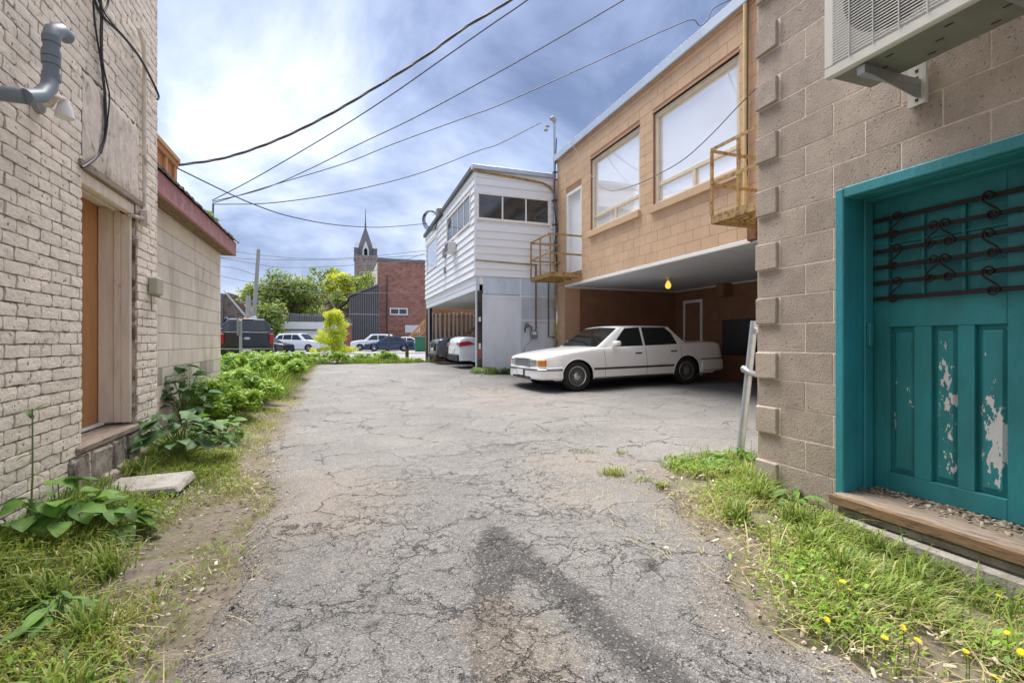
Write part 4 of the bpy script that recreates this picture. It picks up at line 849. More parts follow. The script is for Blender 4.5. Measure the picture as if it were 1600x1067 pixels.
MB().tube([(WX+.0, WY-.045, 3.27), (5.0, WY-.045, 3.235), (5.3, WY-.045, 3.225)], .016, 8).build('gas_pipe', 'rusty_yellow', Wb, smooth=True)
MB().cbox(WX-.03, WX+.035, WY-.036, WY-.012, 2.85, 5.73, .003).build('corner_trim', 'siding_white', Wb)
MB().cbox(WX+.03, WX+.12, WY+.0, 20.5, 2.44, 2.835, .006).build('carport_beam', 'blue_panel', Wb)
m = MB(); m.cbox(WX+.06, WX+.22, WY+.02, WY+.18, .15, 2.60, .004); m.cbox(WX+.05, WX+.17, 20.3, 20.45, .1, 2.44, .004); m.build('carport_post', 'black_car', Wb)
MB().cbox(WX+.02, WX+.058, WY-.0, WY+.06, .15, 2.44, .003).build('post_trim', 'blue_panel', Wb); MB().cbox(WX+.01, WX+.049, 20.24, 20.299, .1, 2.44, .003).build('post_trim', 'blue_panel', Wb)
MB().box(WX+.10, WX+.16, WY+.008, WY+.018, .62, .84).build('reflector', 'reflector_red', Wb); MB().box(WX+.10, WX+.16, WY+.008, WY+.018, .845, 1.0).build('reflector', 'plate_white', Wb); MB().box(WX+.10, WX+.16, WY+.008, WY+.018, 1.6, 1.72).build('reflector', 'plate_white', Wb)
# ground floor infill
gx = WX+.225
def pan(name, a, b_, z0, z1, y, mt, c=.004): return MB().cbox(a, b_, y, WY+.1, z0, z1, c).build(name, mt, Wb)
pan('upper_panel', gx, 4.80, 2.36, 2.835, WY-.005, 'blue_panel'); pan('upper_panel', 4.845, BX-.012, 2.36, 2.835, WY-.005, 'blue_panel')
pan('trim_strip', 4.801, 4.844, .1, 2.835, WY-.03, 'white_panel'); pan('wall_panel', gx, 4.80, .1, 2.355, WY+.02, 'white_panel'); pan('trim_strip', gx-.02, gx+.03, .1, 2.355, WY-.012, 'white_panel'); pan('trim_strip', gx+.031, 4.80, 2.22, 2.30, WY+.008, 'white_panel'); 
pan('wall_panel', 4.845, BX-.012, .1, 1.60, WY+.01, 'white_panel'); pan('trim_strip', 4.845, BX-.012, 2.29, 2.355, WY-.02, 'white_panel'); pan('trim_strip', 4.845, BX-.012, 1.605, 1.66, WY-.03, 'white_panel')
for i in range(10): MB().add([(4.85, WY-.03, 1.665+i*.0625), (BX-.013, WY-.03, 1.665+i*.0625), (BX-.013, WY+.03, 1.728+i*.0625), (4.85, WY+.03, 1.728+i*.0625), (4.85, WY+.05, 1.665+i*.0625), (BX-.013, WY+.05, 1.665+i*.0625)], [(0, 1, 2, 3), (4, 5, 1, 0)]).build('louvre_slat', 'white_panel', Wb)
MB().tube([(5.27, WY-.05, 3.2), (5.27, WY-.05, 1.5)], .02, 8).build('gas_pipe', 'rust', Wb, smooth=True)
MB().tube([(5.66, WY-.05, 2.83), (5.66, WY-.05, 1.18), (5.84, WY-.05, 1.17)], .02, 8).build('gas_pipe', 'wire_grey', Wb, smooth=True)
rebase(Wb, (WX, WY, 0))
G = thing('gas_meter', 'grey gas meter on pipes against the white ground floor panel', 'gas meter'); gy = WY-.10
MB().cbox(5.08, 5.28, gy-.06, gy+.04, 1.14, 1.36, .02).build('meter_body', 'grey_pvc', G); MB().cbox(5.12, 5.24, gy-.068, gy-.061, 1.24, 1.32, .004).build('dial', 'plate_white', G)
MB().tube([(5.27, gy+.03, 1.5), (5.25, gy, 1.42), (5.24, gy, 1.35)], .022, 8).build('pipe', 'wire_grey', G); MB().tube(spl([(5.12, gy, 1.36), (5.10, gy, 1.46), (5.0, gy, 1.5), (4.93, gy, 1.45), (4.92, gy, 1.3)], 4), .024, 8).build('pipe', 'wire_grey', G)
MB().lathe([(0, 0), (.07, .01), (.075, .04), (0, .06)], 14, 'Y', (4.98, gy-.02, 1.5)).build('regulator', 'grey_pvc', G); MB().tube(spl([(5.1, gy+.02, 1.15), (5.08, gy+.04, 1.05), (4.95, gy+.06, .9), (4.9, gy+.06, .72)], 5), .008, 6).build('hose', 'grey_plastic', G)
MB().cbox(4.86, 4.98, gy, gy+.09, .45, .74, .03).build('valve_box', 'grey_pvc', G); MB().tube([(5.42, gy+.06, .3), (5.42, gy+.06, .68)], .04, 10).build('pipe', 'grey_pvc', G, smooth=True); rebase(G, (5.1, gy, 1.2))
A2 = thing('window_air_conditioner', 'small grey wall air conditioner on the white alley side wall', 'air conditioner')
MB().cbox(WX-.30, WX-.03, 15.0, 15.5, 3.86, 4.18, .01).build('casing', 'ac_white', A2); MB().box(WX-.306, WX-.301, 15.03, 15.47, 3.89, 4.15).build('grille', 'ac_dark', A2); rebase(A2, (WX, 15.2, 3.9))
A3 = thing('meter_box', 'grey meter box on a conduit on the white alley side wall', 'utility box')
MB().cbox(WX-.13, WX-.03, 16.55, 16.75, 3.95, 4.25, .008).build('housing', 'grey_plastic', A3); MB().tube([(WX-.05, 16.65, 3.95), (WX-.05, 16.65, 3.0), (WX-.08, 16.8, 2.75)], .012, 6).build('conduit', 'white_trim', A3); MB().cbox(WX-.09, WX-.03, 16.6, 16.7, 3.4, 3.62, .006).build('switch_box', 'grey_plastic', A3); rebase(A3, (WX, 16.6, 4))
Cc = thing('cable_coil', 'coil of spare black cable hanging on the roof edge of the white building', 'cable coil'); cc = onX(679, 344, WX-.12)
for k in range(4): rr = .30+.03*k; MB().tube([cc+Vector((-.12+rr*.8*math.cos(a), .05*k+u(-.02, .02), rr*1.0*math.sin(a))) for a in np.linspace(0, 6.28, 26)], .014, 6).build('loop', 'black_cable', Cc)
MB().cbox(WX-.2, WX-.03, cc.y-.95, cc.y-.6, cc.z+.0, cc.z+.22, .02).build('splice_box', 'grey_plastic', Cc); MB().tube([(WX-.1, cc.y-.6, cc.z+.1), cc+Vector((-.05, 0, .2))], .012, 6).build('tail', 'black_cable', Cc); rebase(Cc, cc)
# picket screen at the back of the carport
Pk = thing('picket_fence', 'weathered slatted wooden fence at the back of the carport', 'fence')
MB().box(3.7, 9.0, 21.06, 21.10, .1, 1.25).build('lower_board', 'dark_brown', Pk); MB().box(3.7, 9.0, 21.04, 21.058, 1.2, 1.42).build('rail', 'brown_wood', Pk); MB().box(3.7, 9.0, 21.04, 21.058, 2.1, 2.2).build('rail', 'brown_wood', Pk)
sl = MB().cbox(0, .08, 0, .02, 0, 1.0, .004).mesh('slat', 'white_trim')
for i in range(26): mobj('slat', sl, Pk, loc=(3.74+i*.19, 21.018-.0, .85+u(-.05, .05)), rot=(0, u(-.02, .02), 0), scale=(1, 1, 1.45))
MB().box(3.6, 9.2, 21.5, 21.6, .05, 2.9).build('backing_board', 'dark_brown', Pk); rebase(Pk, (5, 21, 0))
# ------------------------------------------------------------------ vehicles
def smoothf(pts):
    xs = np.array([p[0] for p in pts]); ys = np.array([p[1] for p in pts]); d = np.diff(ys)/np.diff(xs); m = np.zeros(len(xs)); m[1:-1] = np.where(d[:-1]*d[1:] > 0, 2*d[:-1]*d[1:]/(d[:-1]+d[1:]+1e-12), 0); m[0], m[-1] = d[0], d[-1]
    def f(x):
        x = min(max(x, xs[0]), xs[-1]); i = min(int(np.searchsorted(xs, x, 'right'))-1, len(xs)-2); i = max(i, 0); h = xs[i+1]-xs[i]; t = (x-xs[i])/h
        return float(ys[i]*(2*t**3-3*t**2+1)+m[i]*h*(t**3-2*t**2+t)+ys[i+1]*(-2*t**3+3*t**2)+m[i+1]*h*(t**3-t**2))
    return f
def wheel(car, x, y, side, r, rim_r, kind, w=.2):
    """side -1: outer face towards -y"""
    W_ = MB(); c = (x, y, r); o = side
    prof = [(0, .010), (rim_r*.22, .014), (rim_r*.3, .004), (rim_r*.9, -.004), (rim_r, .006), (rim_r*1.03, 0), (rim_r*1.0, -.05)]
    W_.lathe([(a, o*(b-.012)) for a, b in prof], 28, 'Y', c); wo = W_.build('wheel', 'hubcap' if kind != 'dark' else 'wire_grey', car, smooth=True)
    T = MB(); tp = [(rim_r*.98, -.03), (rim_r*1.05, -.006), (r*.80, .006), (r*.93, -.004), (r*.985, -.022), (r, -.05), (r, -w+.05), (r*.96, -w+.015), (rim_r, -w)]
    T.lathe([(a, o*b) for a, b in tp], 32, 'Y', c); T.build('tyre', 'tyre', wo, smooth=True)
    if kind == 'multi':
        for k in range(24):
            a = 2*math.pi*k/24; q = MB(); ca, sa = math.cos(a), math.sin(a); q.bar((x+rim_r*.42*ca, y-o*.003, r+rim_r*.42*sa), (x+rim_r*.88*ca, y-o*.003, r+rim_r*.88*sa), .012, .009, (-sa, 0, ca)); 
            G_.add([tuple(v) for v in q.v], q.f)
        g2 = MB(); g2.lathe([(rim_r*.40, o*-.0085), (rim_r*.9, o*-.0085)], 30, 'Y', c)
        g2.build('spoke_gap', 'under_dark', wo)
        G_.build('spokes', 'hubcap', wo); G_.__init__()
    else:
        q = MB(); q.lathe([(rim_r*.25, o*-.011), (rim_r*.92, o*-.011)], 24, 'Y', c); q.build('spoke_gap', 'under_dark', wo); q = MB()
        for k in range(5): a = 2*math.pi*k/5+.3; ca, sa = math.cos(a), math.sin(a); q.bar((x+rim_r*.15*ca, y-o*.006, r+rim_r*.15*sa), (x+rim_r*.92*ca, y-o*.006, r+rim_r*.92*sa), rim_r*.2, .012, (-sa, 0, ca))
        q.build('spokes', 'hubcap' if kind != 'dark' else 'wire_grey', wo)
    return wo
G_ = MB()
def make_car(name, label, cat, L, wb, fo, hw, r, top, belt_z, gh, paint, loc, rz, rim='five', sill=.24, rim_r=.2, group=None, end_hw=.86, bump=True, molding=None, doors=(), arch=1.14, wins=None, tb=.72, roofc=.03, glass='car_glass', hi=True, frontw=None):
    """local axes: x from nose to tail, y across (-y is the side drawn first), z up. gh = (xA base, xB roof front, xC roof rear, xD rear base, roof z)"""
    T = thing(name, label, cat, group=group); top = smoothf(top); wf = smoothf(frontw or [(0, hw*.80), (.06, hw*.88), (.22, hw*.955), (.7, hw), (L-.8, hw), (L-.2, hw*.955), (L-.05, hw*.9), (L, hw*.82)])
    ax = (fo, fo+wb); ra = r*arch
    def zlow(x):
        z = sill+(.04 if x < .3 or x > L-.4 else 0)
        for a in ax:
            if abs(x-a) < ra: z = max(z, r+math.sqrt(ra*ra-(x-a)**2)*.96)
        return z
    xs = set([0, .02, .06, .12, .2, L, L-.02, L-.06, L-.12, L-.2])
    st = .12
    x = .3
    while x < L-.25: xs.add(round(x, 3)); x += st
    for a in ax:
        for k in range(-12, 13): xs.add(round(a+ra*math.sin(k/12*math.pi/2)*.999, 4))
        xs.add(round(a-ra-.004, 4)); xs.add(round(a+ra+.004, 4))
    xs = sorted(xs); NS = 8
    def half(x):
        zl, zt, w = zlow(x), top(x), wf(x); zt = max(zt, zl+.02); p = []
        for i in range(NS+1):
            z = zl+(zt-.05-zl)*i/NS; f = (z-sill)/(top(x)-sill+.01); yy = w*(1-.075*max(0, f-.42)**1.6*2.2-.045*max(0, .35-f)*2); p.append((yy, z))
        yt = p[-1][0]; p += [(yt-.018, zt-.022), (yt-.06, zt-.004), (yt*.66, zt+.014), (yt*.33, zt+.024), (0, zt+.028)]
        return p
    rows = []
    for x in xs:
        h = half(x); rows.append([(x, -y, z) for y, z in h]+[(x, y, z) for y, z in h[-2::-1]])
    m = MB(); m.grid([r_[::-1] for r_ in rows]); n = len(rows[0]); m.f.append(tuple(range(n))); m.f.append(tuple(len(m.v)-n+k for k in range(n))[::-1])
    body = m.build('body', paint, T, smooth=30)
    # near-black boxes: shade of wheel wells and underside put into their colour
    u_ = MB(); u_.box(.15, L-.15, -hw+.22, hw-.22, sill-.03, .62); u_.box(ax[0]+ra+.02, ax[1]-ra-.02, -hw+.08, hw-.08, sill-.045, sill+.1); u_.build('underbody_shade', 'under_dark', T)
    # greenhouse
    xa, xb, xc, xd, zr = gh; zb = lambda x: top(x)-.0; yb = hw*.90; yr = hw*tb
    def top_side(x):      # roof height along x
        if x <= xb: return belt_z+(zr-belt_z)*((x-xa)/(xb-xa))
        if x >= xc: return belt_z+(zr-belt_z)*((xd-x)/(xd-xc))
        return zr+.018*math.sin(math.pi*(x-xb)/(xc-xb))
    gx_ = sorted({xa, xd, *np.linspace(xa, xb, 7), *np.linspace(xb, xc, 9), *np.linspace(xc, xd, 7)}); rows = []
    for x in gx_:
        zt = top_side(x); f = (zt-belt_z)/(zr-belt_z+1e-6); yt = yb+(yr-yb)*min(1, f); rd = min(.05, (zt-belt_z)*.5)
        base = belt_z-.06
        h = [(yb+.003, base), (yb, belt_z), (yb+(yr-yb)*min(1, f)*.5, belt_z+(zt-belt_z)*.5), (yt+.006*f, zt-rd*.8), (yt-rd*.5, zt-rd*.12), (yt*.6, zt+roofc*.6*f), (0, zt+roofc*f)]
        rows.append([(x, -y, z) for y, z in h]+[(x, y, z) for y, z in h[-2::-1]])
    m = MB(); m.grid([r_[::-1] for r_ in rows]); roof = m.build('roof', paint, T, smooth=40)
    # side windows: polygons in (x,z) on the sloping side plane
    def side_pt(x, z, s, off): f = (z-belt_z)/(zr-belt_z); return (x, s*(yb+(yr-yb)*f+off), z)
    def side_glass(poly, off=.009, mt=glass, nm='side_window', par=roof, grow=0):
        cx = sum(p[0] for p in poly)/len(poly); cz = sum(p[1] for p in poly)/len(poly); poly = [(cx+(x-cx)*(1+grow/abs(x-cx+1e-3)) if grow and abs(x-cx) > .05 else x, z+(grow if z > cz else -grow)) for x, z in poly]
        for s in (-1, 1):
            a = [side_pt(x, z, s, off) for x, z in poly]; b_ = [side_pt(x, z, s, off-.02) for x, z in poly]; n = len(poly)
            MB().add(a+b_, [tuple(range(n))[::s], tuple(range(n, 2*n))[::-s]]+[(i, (i+1) % n, (i+1) % n+n, i+n) for i in range(n)]).build(nm, mt, par)
    for poly in wins:
        if hi: side_glass(poly, .006, 'chrome', 'window_trim', roof, .014)
        side_glass(poly, .010)
    def end_glass(x0, x1, nm):
        d = Vector((x1-x0, 0, zr-belt_z)); nrm = Vector((-(zr-belt_z), 0, x1-x0)).normalized(); nrm = nrm if nrm.z > 0 else -nrm; rows = []
        for t in np.linspace(.06, .93, 5):
            x = x0+(x1-x0)*t; z = belt_z+(zr-belt_z)*t; w = (yb+(yr-yb)*t)-.075; rows.append([tuple(Vector((x, w*k, z+roofc*t*(1-abs(k))))+nrm*.012) for k in (-1, -.6, 0, .6, 1)])
        q = MB().grid(rows if x1 > x0 else [r_[::-1] for r_ in rows]); q.build(nm, glass, roof, smooth=True)
    end_glass(xa, xb, 'windshield'); end_glass(xd, xc, 'rear_window')
    # door seams and handles
    def ysur(x, z): zl, zt, w = sill, top(x), wf(x); f = (z-sill)/(zt-sill+.01); return w*(1-.075*max(0, f-.42)**1.6*2.2-.045*max(0, .35-f)*2)
    if hi:
        for xd_ in doors:
            for s in (-1, 1):
                pts = [(xd_, s*(ysur(xd_, z)+.0), z) for z in np.linspace(max(sill+.04, zlow(xd_)), top(xd_)-.06, 8)]; MB().tube(pts, .0035, 4).build('door_seam', 'under_dark', body)
        for xd_ in doors[1:]:
            for s in (-1, 1):
                y = s*ysur(xd_-.2, .78); MB().cbox(xd_-.30, xd_-.12, min(y-.012, y+.012), max(y-.012, y+.012), top(xd_)-.19, top(xd_)-.155, .004).build('door_handle', 'chrome', body)
    def band(nm, x0, x1, z0, z1, off, mt, par=T, cap=True, rd=.012):
        """strip following the plan outline between x0 and x1 (x0<=0 wraps the nose, x1>=L wraps the tail)"""
        pl_ = []
        xx = [x for x in sorted(set(list(np.linspace(max(x0, 0), min(x1, L), 14))+[0, .02, .06, .12, .2, L-.2, L-.12, L-.06, L-.02, L])) if max(x0, 0) <= x <= min(x1, L)]
        zc = (z0+z1)/2
        if x0 <= 0: left = [(x, -(ysur(x, zc)+off)) for x in xx[::-1]]; left += [(-off, -ysur(0, zc)*.9)]+[(-off-.035*(1-abs(k)), ysur(0, zc)*.9*k) for k in (-.5, 0, .5)]+[(-off, ysur(0, zc)*.9)]+[(x, ysur(x, zc)+off) for x in xx]; lines = [left]
        elif x1 >= L: left = [(x, -(ysur(x, zc)+off)) for x in xx]; left += [(L+off, -ysur(L, zc)*.9), (L+off+.02, 0), (L+off, ysur(L, zc)*.9)]+[(x, ysur(x, zc)+off) for x in xx[::-1]]; lines = [left]
        else: lines = [[(x, s*(ysur(x, zc)+off)) for x in xx] for s in (-1, 1)]
        for ln in lines:
            m = MB(); rows = []; cx, cy = L/2, 0
            for i, (x, y) in enumerate(ln):
                a, b_ = Vector(ln[max(i-1, 0)]), Vector(ln[min(i+1, len(ln)-1)]); t = (b_-a).normalized(); nr = Vector((t.y, -t.x)); 
                if nr.dot(Vector((x-cx, y*3))) < 0: nr = -nr
                rows.append([(x-nr.x*.05, y-nr.y*.05, z0), (x-nr.x*rd, y-nr.y*rd, z0), (x, y, z0+rd), (x, y, z1-rd), (x-nr.x*rd, y-nr.y*rd, z1), (x-nr.x*.05, y-nr.y*.05, z1)])
            m.grid(rows); m.f.append(tuple(range(6))); m.f.append(tuple(len(m.v)-6+k for k in range(6))); m.build(nm, mt, par, smooth=35)
    T_ = dict(T=T, body=body, roof=roof, band=band, ysur=ysur, top=top, wf=wf)
    for a in ax:
        for s in (-1, 1): wheel(T, a, s*(hw-.035), s*1, r, rim_r, rim)
        for s in (-1, 1):      # arch lip
            pts = [(a+ra*math.cos(t), s*(ysur(a+ra*math.cos(t), r+ra*.96*math.sin(t))+.001), r+ra*.96*math.sin(t)) for t in np.linspace(.0, math.pi, 17)]
            MB().tube(pts, .008, 5, cap=True).build('arch_lip', paint, body, smooth=True)
    T.location = loc; T.rotation_euler = (0, 0, rz)
    return T_
# the white saloon in the garage mouth
L = 4.90; hw = .97
k = make_car('parked_car', 'long white older saloon car nosed out of the garage bay, chrome grille', 'car', L, 2.89, .82, hw, .325,
  [(0, .69), (.03, .72), (.10, .742), (.35, .79), (.8, .852), (1.3, .90), (1.9, .925), (3.0, .94), (4.0, .965), (4.6, .975), (4.76, .95), (4.86, .86), (4.9, .78)], .895,
  (1.34, 2.02, 3.36, 3.84, 1.345), 'white_paint_car', (0, 0, 0), 0, rim='multi', sill=.25, rim_r=.205, doors=(1.49, 2.57, 3.55), tb=.76,
  frontw=[(0, hw*.76), (.05, hw*.84), (.15, hw*.91), (.4, hw*.985), (.8, hw), (L-.8, hw), (L-.2, hw*.955), (L-.05, hw*.9), (L, hw*.82)],
  wins=[[(1.70, .91), (2.13, 1.305), (2.51, 1.325), (2.53, .925)], [(2.61, .925), (2.59, 1.325), (3.22, 1.32), (3.38, 1.18), (3.50, .94)]])
T = k['T']; bd = k['body']; band = k['band']; ys_ = k['ysur']
band('front_bumper', 0, .45, .27, .525, .035, 'white_paint_car', rd=.03); band('rear_bumper', 4.15, L, .30, .56, .035, 'white_paint_car', rd=.03)
band('bumper_strip', 0, .43, .455, .500, .045, 'rubber_dark', rd=.008); band('bumper_chrome', 0, .425, .472, .483, .050, 'chrome', rd=.003)
band('side_moulding', 1.20, 3.32, .44, .485, .012, 'rubber_dark', rd=.008); band('moulding_chrome', 1.20, 3.32, .461, .470, .017, 'chrome', rd=.003)
band('side_moulding', 4.11, L-.02, .565, .59, .012, 'rubber_dark', rd=.008); band('rocker_panel', 1.21, 3.31, .25, .285, .004, 'chrome', rd=.004)
m = MB(); m.cbox(-.035, .03, -.36, .36, .54, .685, .012); g = m.build('grille', 'under_dark', T)
m = MB(); m.cbox(-.046, -.03, -.375, .375, .685, .705, .004); m.cbox(-.046, -.03, -.375, .375, .53, .543, .004); m.cbox(-.046, -.03, -.385, -.37, .53, .705, .004); m.cbox(-.046, -.03, .37, .385, .53, .705, .004); m.build('grille_frame', 'chrome', g)
for i in range(7): MB().cbox(-.045, -.036, -.37, .37, .551+i*.019, .559+i*.019, .002).build('grille_bar', 'chrome', g)
for s in (-1, 1):
    def lens(nm, y0, y1, x0, x1, z0, z1, mt):
        rows = []
        for t in np.linspace(0, 1, 6):
            y = y0+(y1-y0)*t; x = x0+(x1-x0)*t**1.8; rows.append([(x+.03, s*y, z0), (x-.012, s*y, z0+.008), (x-.012, s*y, z1-.008), (x+.03, s*y, z1)])
        m = MB().grid(rows); m.f.append((0, 1, 2, 3)); m.f.append(tuple(len(m.v)-4+k for k in range(4))); return m.build(nm, mt, T, smooth=True)
    h = lens('headlight', .39, .72, -.02, .02, .55, .68, 'lens_clear'); lens('turn_signal', .722, .87, .005, .10, .55, .68, 'lens_amber')
    m = MB(); 
    y = s*(ys_(1.72, .86)); m.cbox(1.67, 1.81, min(y, y+s*.20), max(y, y+s*.20), .93, 1.045, .035); m.build('side_mirror', 'white_paint_car', T, smooth=40)
    MB().tube([(1.74, y-s*.05, .90), (1.74, y+s*.03, .96)], .03, 8).build('mirror_stalk', 'white_paint_car', T)
MB().cbox(-.088, -.070, -.16, .16, .34, .46, .004).build('licence_plate', 'plate_white', T); MB().cbox(-.083, -.06, -.19, .19, .325, .475, .006).build('plate_holder', 'rubber_dark', T)
MB().cbox(-.07, -.03, -.45, .45, .285, .325, .008).build('lower_grille', 'under_dark', T)
MB().box(L-.03, L+.012, -.7, .7, .62, .80).build('tail_light', 'lens_red', T)
y0_ = 9.065; T.location = (4.646-.82*math.cos(.0524), y0_-.045+hw, -.012); T.rotation_euler = (0, -.019, math.radians(3))
# cars under the carport
SUVT = [(0, .78), (.03, .86), (.10, .92), (.5, 1.0), (1.2, 1.08), (2.5, 1.10), (3.8, 1.14), (4.3, 1.12), (4.45, 1.0), (4.5, .9)]
def front_lamps(T_, z0, z1, x, ya, yb, mt='lens_clear'):
    for s in (-1, 1): MB().prism([(0, z0), (s*(yb-ya), z0+.03), (s*(yb-ya), z1), (0, z1-.02)], .05, (x, s*ya, 0), (0, 1, 0), (0, 0, 1), (1, 0, 0)).build('headlight', mt, T_)
k = make_car('parked_car', 'dark grey crossover car facing out of the carport beside the far post', 'car', 4.5, 2.7, .9, .92, .35, SUVT, 1.02, (1.25, 2.0, 3.6, 4.2, 1.62), 'grey_car', (3.40, 18.6, gz(3, 18)), 0, rim='dark', sill=.24, rim_r=.23, doors=(1.5, 2.5), wins=[[(1.7, 1.06), (2.15, 1.5), (2.6, 1.54), (2.6, 1.06)], [(2.68, 1.06), (2.68, 1.54), (3.5, 1.5), (3.7, 1.08)]])
MB().cbox(-.03, .03, -.42, .42, .50, .80, .03).build('grille', 'under_dark', k['T']); MB().tube([(-.04, -.44, .78), (-.045, -.3, .56), (-.045, .3, .56), (-.04, .44, .78)], .012, 6).build('grille_frame', 'chrome', k['T']); front_lamps(k['T'], .76, .84, .02, .45, .84); MB().cbox(-.05, .05, -.8, .8, .24, .40, .03).build('front_bumper', 'rubber_dark', k['T']); MB().cbox(-.045, -.031, -.2, .2, .5, .6, .004).build('licence_plate', 'plate_white', k['T'])
COMP = [(0, .62), (.03, .68), (.1, .72), (.6, .80), (1.2, .88), (2.5, .93), (3.9, .98), (4.4, 1.0), (4.52, .96), (4.6, .80)]
k = make_car('parked_car', 'white compact car backed towards the alley beside the near carport post', 'car', 4.6, 2.7, .85, .90, .33, COMP, .90, (1.2, 2.1, 3.3, 4.25, 1.42), 'white_car_cool', (8.12, 15.65, gz(3, 15.6)), math.pi, sill=.22, rim_r=.21, rim='dark', doors=(1.5, 2.5), wins=[[(1.7, .94), (2.2, 1.33), (2.6, 1.36), (2.6, .95)], [(2.68, .95), (2.68, 1.36), (3.3, 1.32), (3.7, 1.0)]])
for s in (-1, 1): MB().prism([(0, .76), (s*.42, .70), (s*.40, .82), (0, .84)], .05, (4.605, s*.48, 0), (0, 1, 0), (0, 0, 1), (-1, 0, 0)).build('tail_light', 'lens_red', k['T']); MB().prism([(4.1, .78), (4.58, .70), (4.58, .84), (4.3, .88)], .02, (0, s*.895, 0), (1, 0, 0), (0, 0, 1), (0, -s, 0)).build('tail_light', 'lens_red', k['T'])
MB().cbox(4.55, 4.64, -.75, .75, .24, .46, .03).build('rear_bumper', 'rubber_dark', k['T']); MB().cbox(4.615, 4.63, -.2, .2, .55, .66, .004).build('licence_plate', 'plate_white', k['T'])
# street cars
def simple(label, paint, loc, rz, suv=False, group='cars parked across the street'):
    if suv: return make_car('parked_car', label, 'car', 4.6, 2.7, .9, .93, .35, SUVT[:-1]+[(4.6, .9)], 1.02, (1.2, 1.95, 4.0, 4.5, 1.66), paint, loc, rz, sill=.26, rim_r=.22, doors=(1.5, 2.5), hi=False, group=group, wins=[[(1.6, 1.06), (2.1, 1.55), (2.6, 1.58), (2.6, 1.06)], [(2.68, 1.06), (2.68, 1.58), (3.45, 1.56), (3.5, 1.08)], [(3.58, 1.08), (3.55, 1.55), (3.95, 1.5), (4.15, 1.12)]])
    return make_car('parked_car', label, 'car', 4.6, 2.7, .9, .90, .33, COMP, .90, (1.15, 2.0, 3.2, 4.1, 1.42), paint, loc, rz, sill=.22, rim_r=.21, doors=(1.5, 2.5), hi=False, group=group, wins=[[(1.65, .94), (2.15, 1.33), (2.6, 1.36), (2.6, .95)], [(2.68, .95), (2.68, 1.36), (3.15, 1.33), (3.65, 1.0)]])
def gp(px, t): r_ = ray(px, 533.5); return (r_.x*t, r_.y*t)
TH = -YAW
x, y = gp(569, 45.5); simple('dark blue sedan parked side-on before the brick building across the street', 'blue_car', (x, y, .10), TH*.2)
x, y = gp(548, 49); simple('white crossover car parked behind the dark blue sedan', 'white_car_cool', (x, y, .10), TH*.2, True)
x, y = gp(596, 53); simple('white car half hidden between the blue sedan and the wooden stairs', 'white_car_cool', (x, y, .10), TH*.2)
x, y = gp(505, 44.5); simple('silver white hatchback parked beside the lime green bush', 'white_car_cool', (x, y, .10), math.pi-.5, True)
x, y = gp(452, 39.5); simple('black car partly hidden behind the black pickup truck', 'black_car', (x, y, .10), math.pi-.5)
x, y = gp(476, 55); simple('grey car glimpsed left of the lime green bush', 'silver_car', (x, y, .10), .4)
# pickup
PT = thing('pickup_truck', 'black pickup truck seen from behind past the cream block building', 'truck'); px_, py_ = gp(386, 19.8)
hw = .99
def loft(rows, nm, mt, par, s=35): m = MB().grid(rows); n = len(rows[0]); m.f.append(tuple(range(n))[::-1]); m.f.append(tuple(len(m.v)-n+k for k in range(n))); return m.build(nm, mt, par, smooth=s)
def sec(y, w, z0, z1, tw, c=.05): return [(-w*.97, y, z0), (-w, y, z0+.25*(z1-z0)), (-w, y, z0+.6*(z1-z0)), (-tw-.0, y, z1-c), (-tw+c, y, z1), (0, y, z1+.012), (tw-c, y, z1), (tw, y, z1-c), (w, y, z0+.6*(z1-z0)), (w, y, z0+.25*(z1-z0)), (w*.97, y, z0)]
tb_ = loft([sec(y, w, .50, z, w*.975) for y, w, z in ((0, .93, 1.30), (.03, .965, 1.33), (.12, .985, 1.34), (1.8, .99, 1.34), (3.6, .99, 1.30), (5.2, .98, 1.20), (5.7, .90, 1.05))], 'body', 'black_car', PT)
cb = loft([sec(y, w, 1.25, z, tw, .06) for y, w, z, tw in ((1.74, .95, 1.30, .94), (1.80, .95, 1.45, .90), (2.0, .94, 1.90, .76), (2.15, .93, 1.95, .74), (3.4, .93, 1.95, .74), (4.1, .93, 1.36, .90))], 'cab', 'black_car', PT)
m = MB(); m.add([(-.72, 1.775, 1.42), (.72, 1.775, 1.42), (.66, 1.955, 1.83), (-.66, 1.955, 1.83)], [(0, 1, 2, 3)]); m.build('rear_window', 'car_glass', cb)
MB().cbox(-.24, .24, 1.96, 2.0, 1.90, 1.945, .01).build('brake_light', 'lens_red', cb)
tg = MB().cbox(-.80, .80, -.035, .0, .72, 1.33, .02).build('tailgate', 'black_car', PT); MB().lathe([(0, -.05), (.09, -.048), (.10, -.036)], 20, 'Y', (0, 0, 0)); m = MB(); m.lathe([(0, -.052), (.052, -.05), (.062, -.036)], 20, 'Y', (0, 0, 0)); m.v = [(x*1.9, y, z+1.06) for x, y, z in m.v]; m.build('badge', 'chrome', tg)
for s in (-1, 1): MB().cbox(*sorted((s*.81, s*.975)), -.03, .05, .82, 1.26, .015).build('tail_light', 'lens_red', PT); MB().cbox(*sorted((s*.975, s*1.12)), 3.6, 3.72, 1.25, 1.55, .03).build('side_mirror', 'black_car', PT)
MB().cbox(-.95, .95, -.14, .0, .45, .66, .03).build('rear_bumper', 'black_car', PT); MB().cbox(-.16, .16, -.155, -.141, .50, .62, .004).build('licence_plate', 'plate_white', PT)
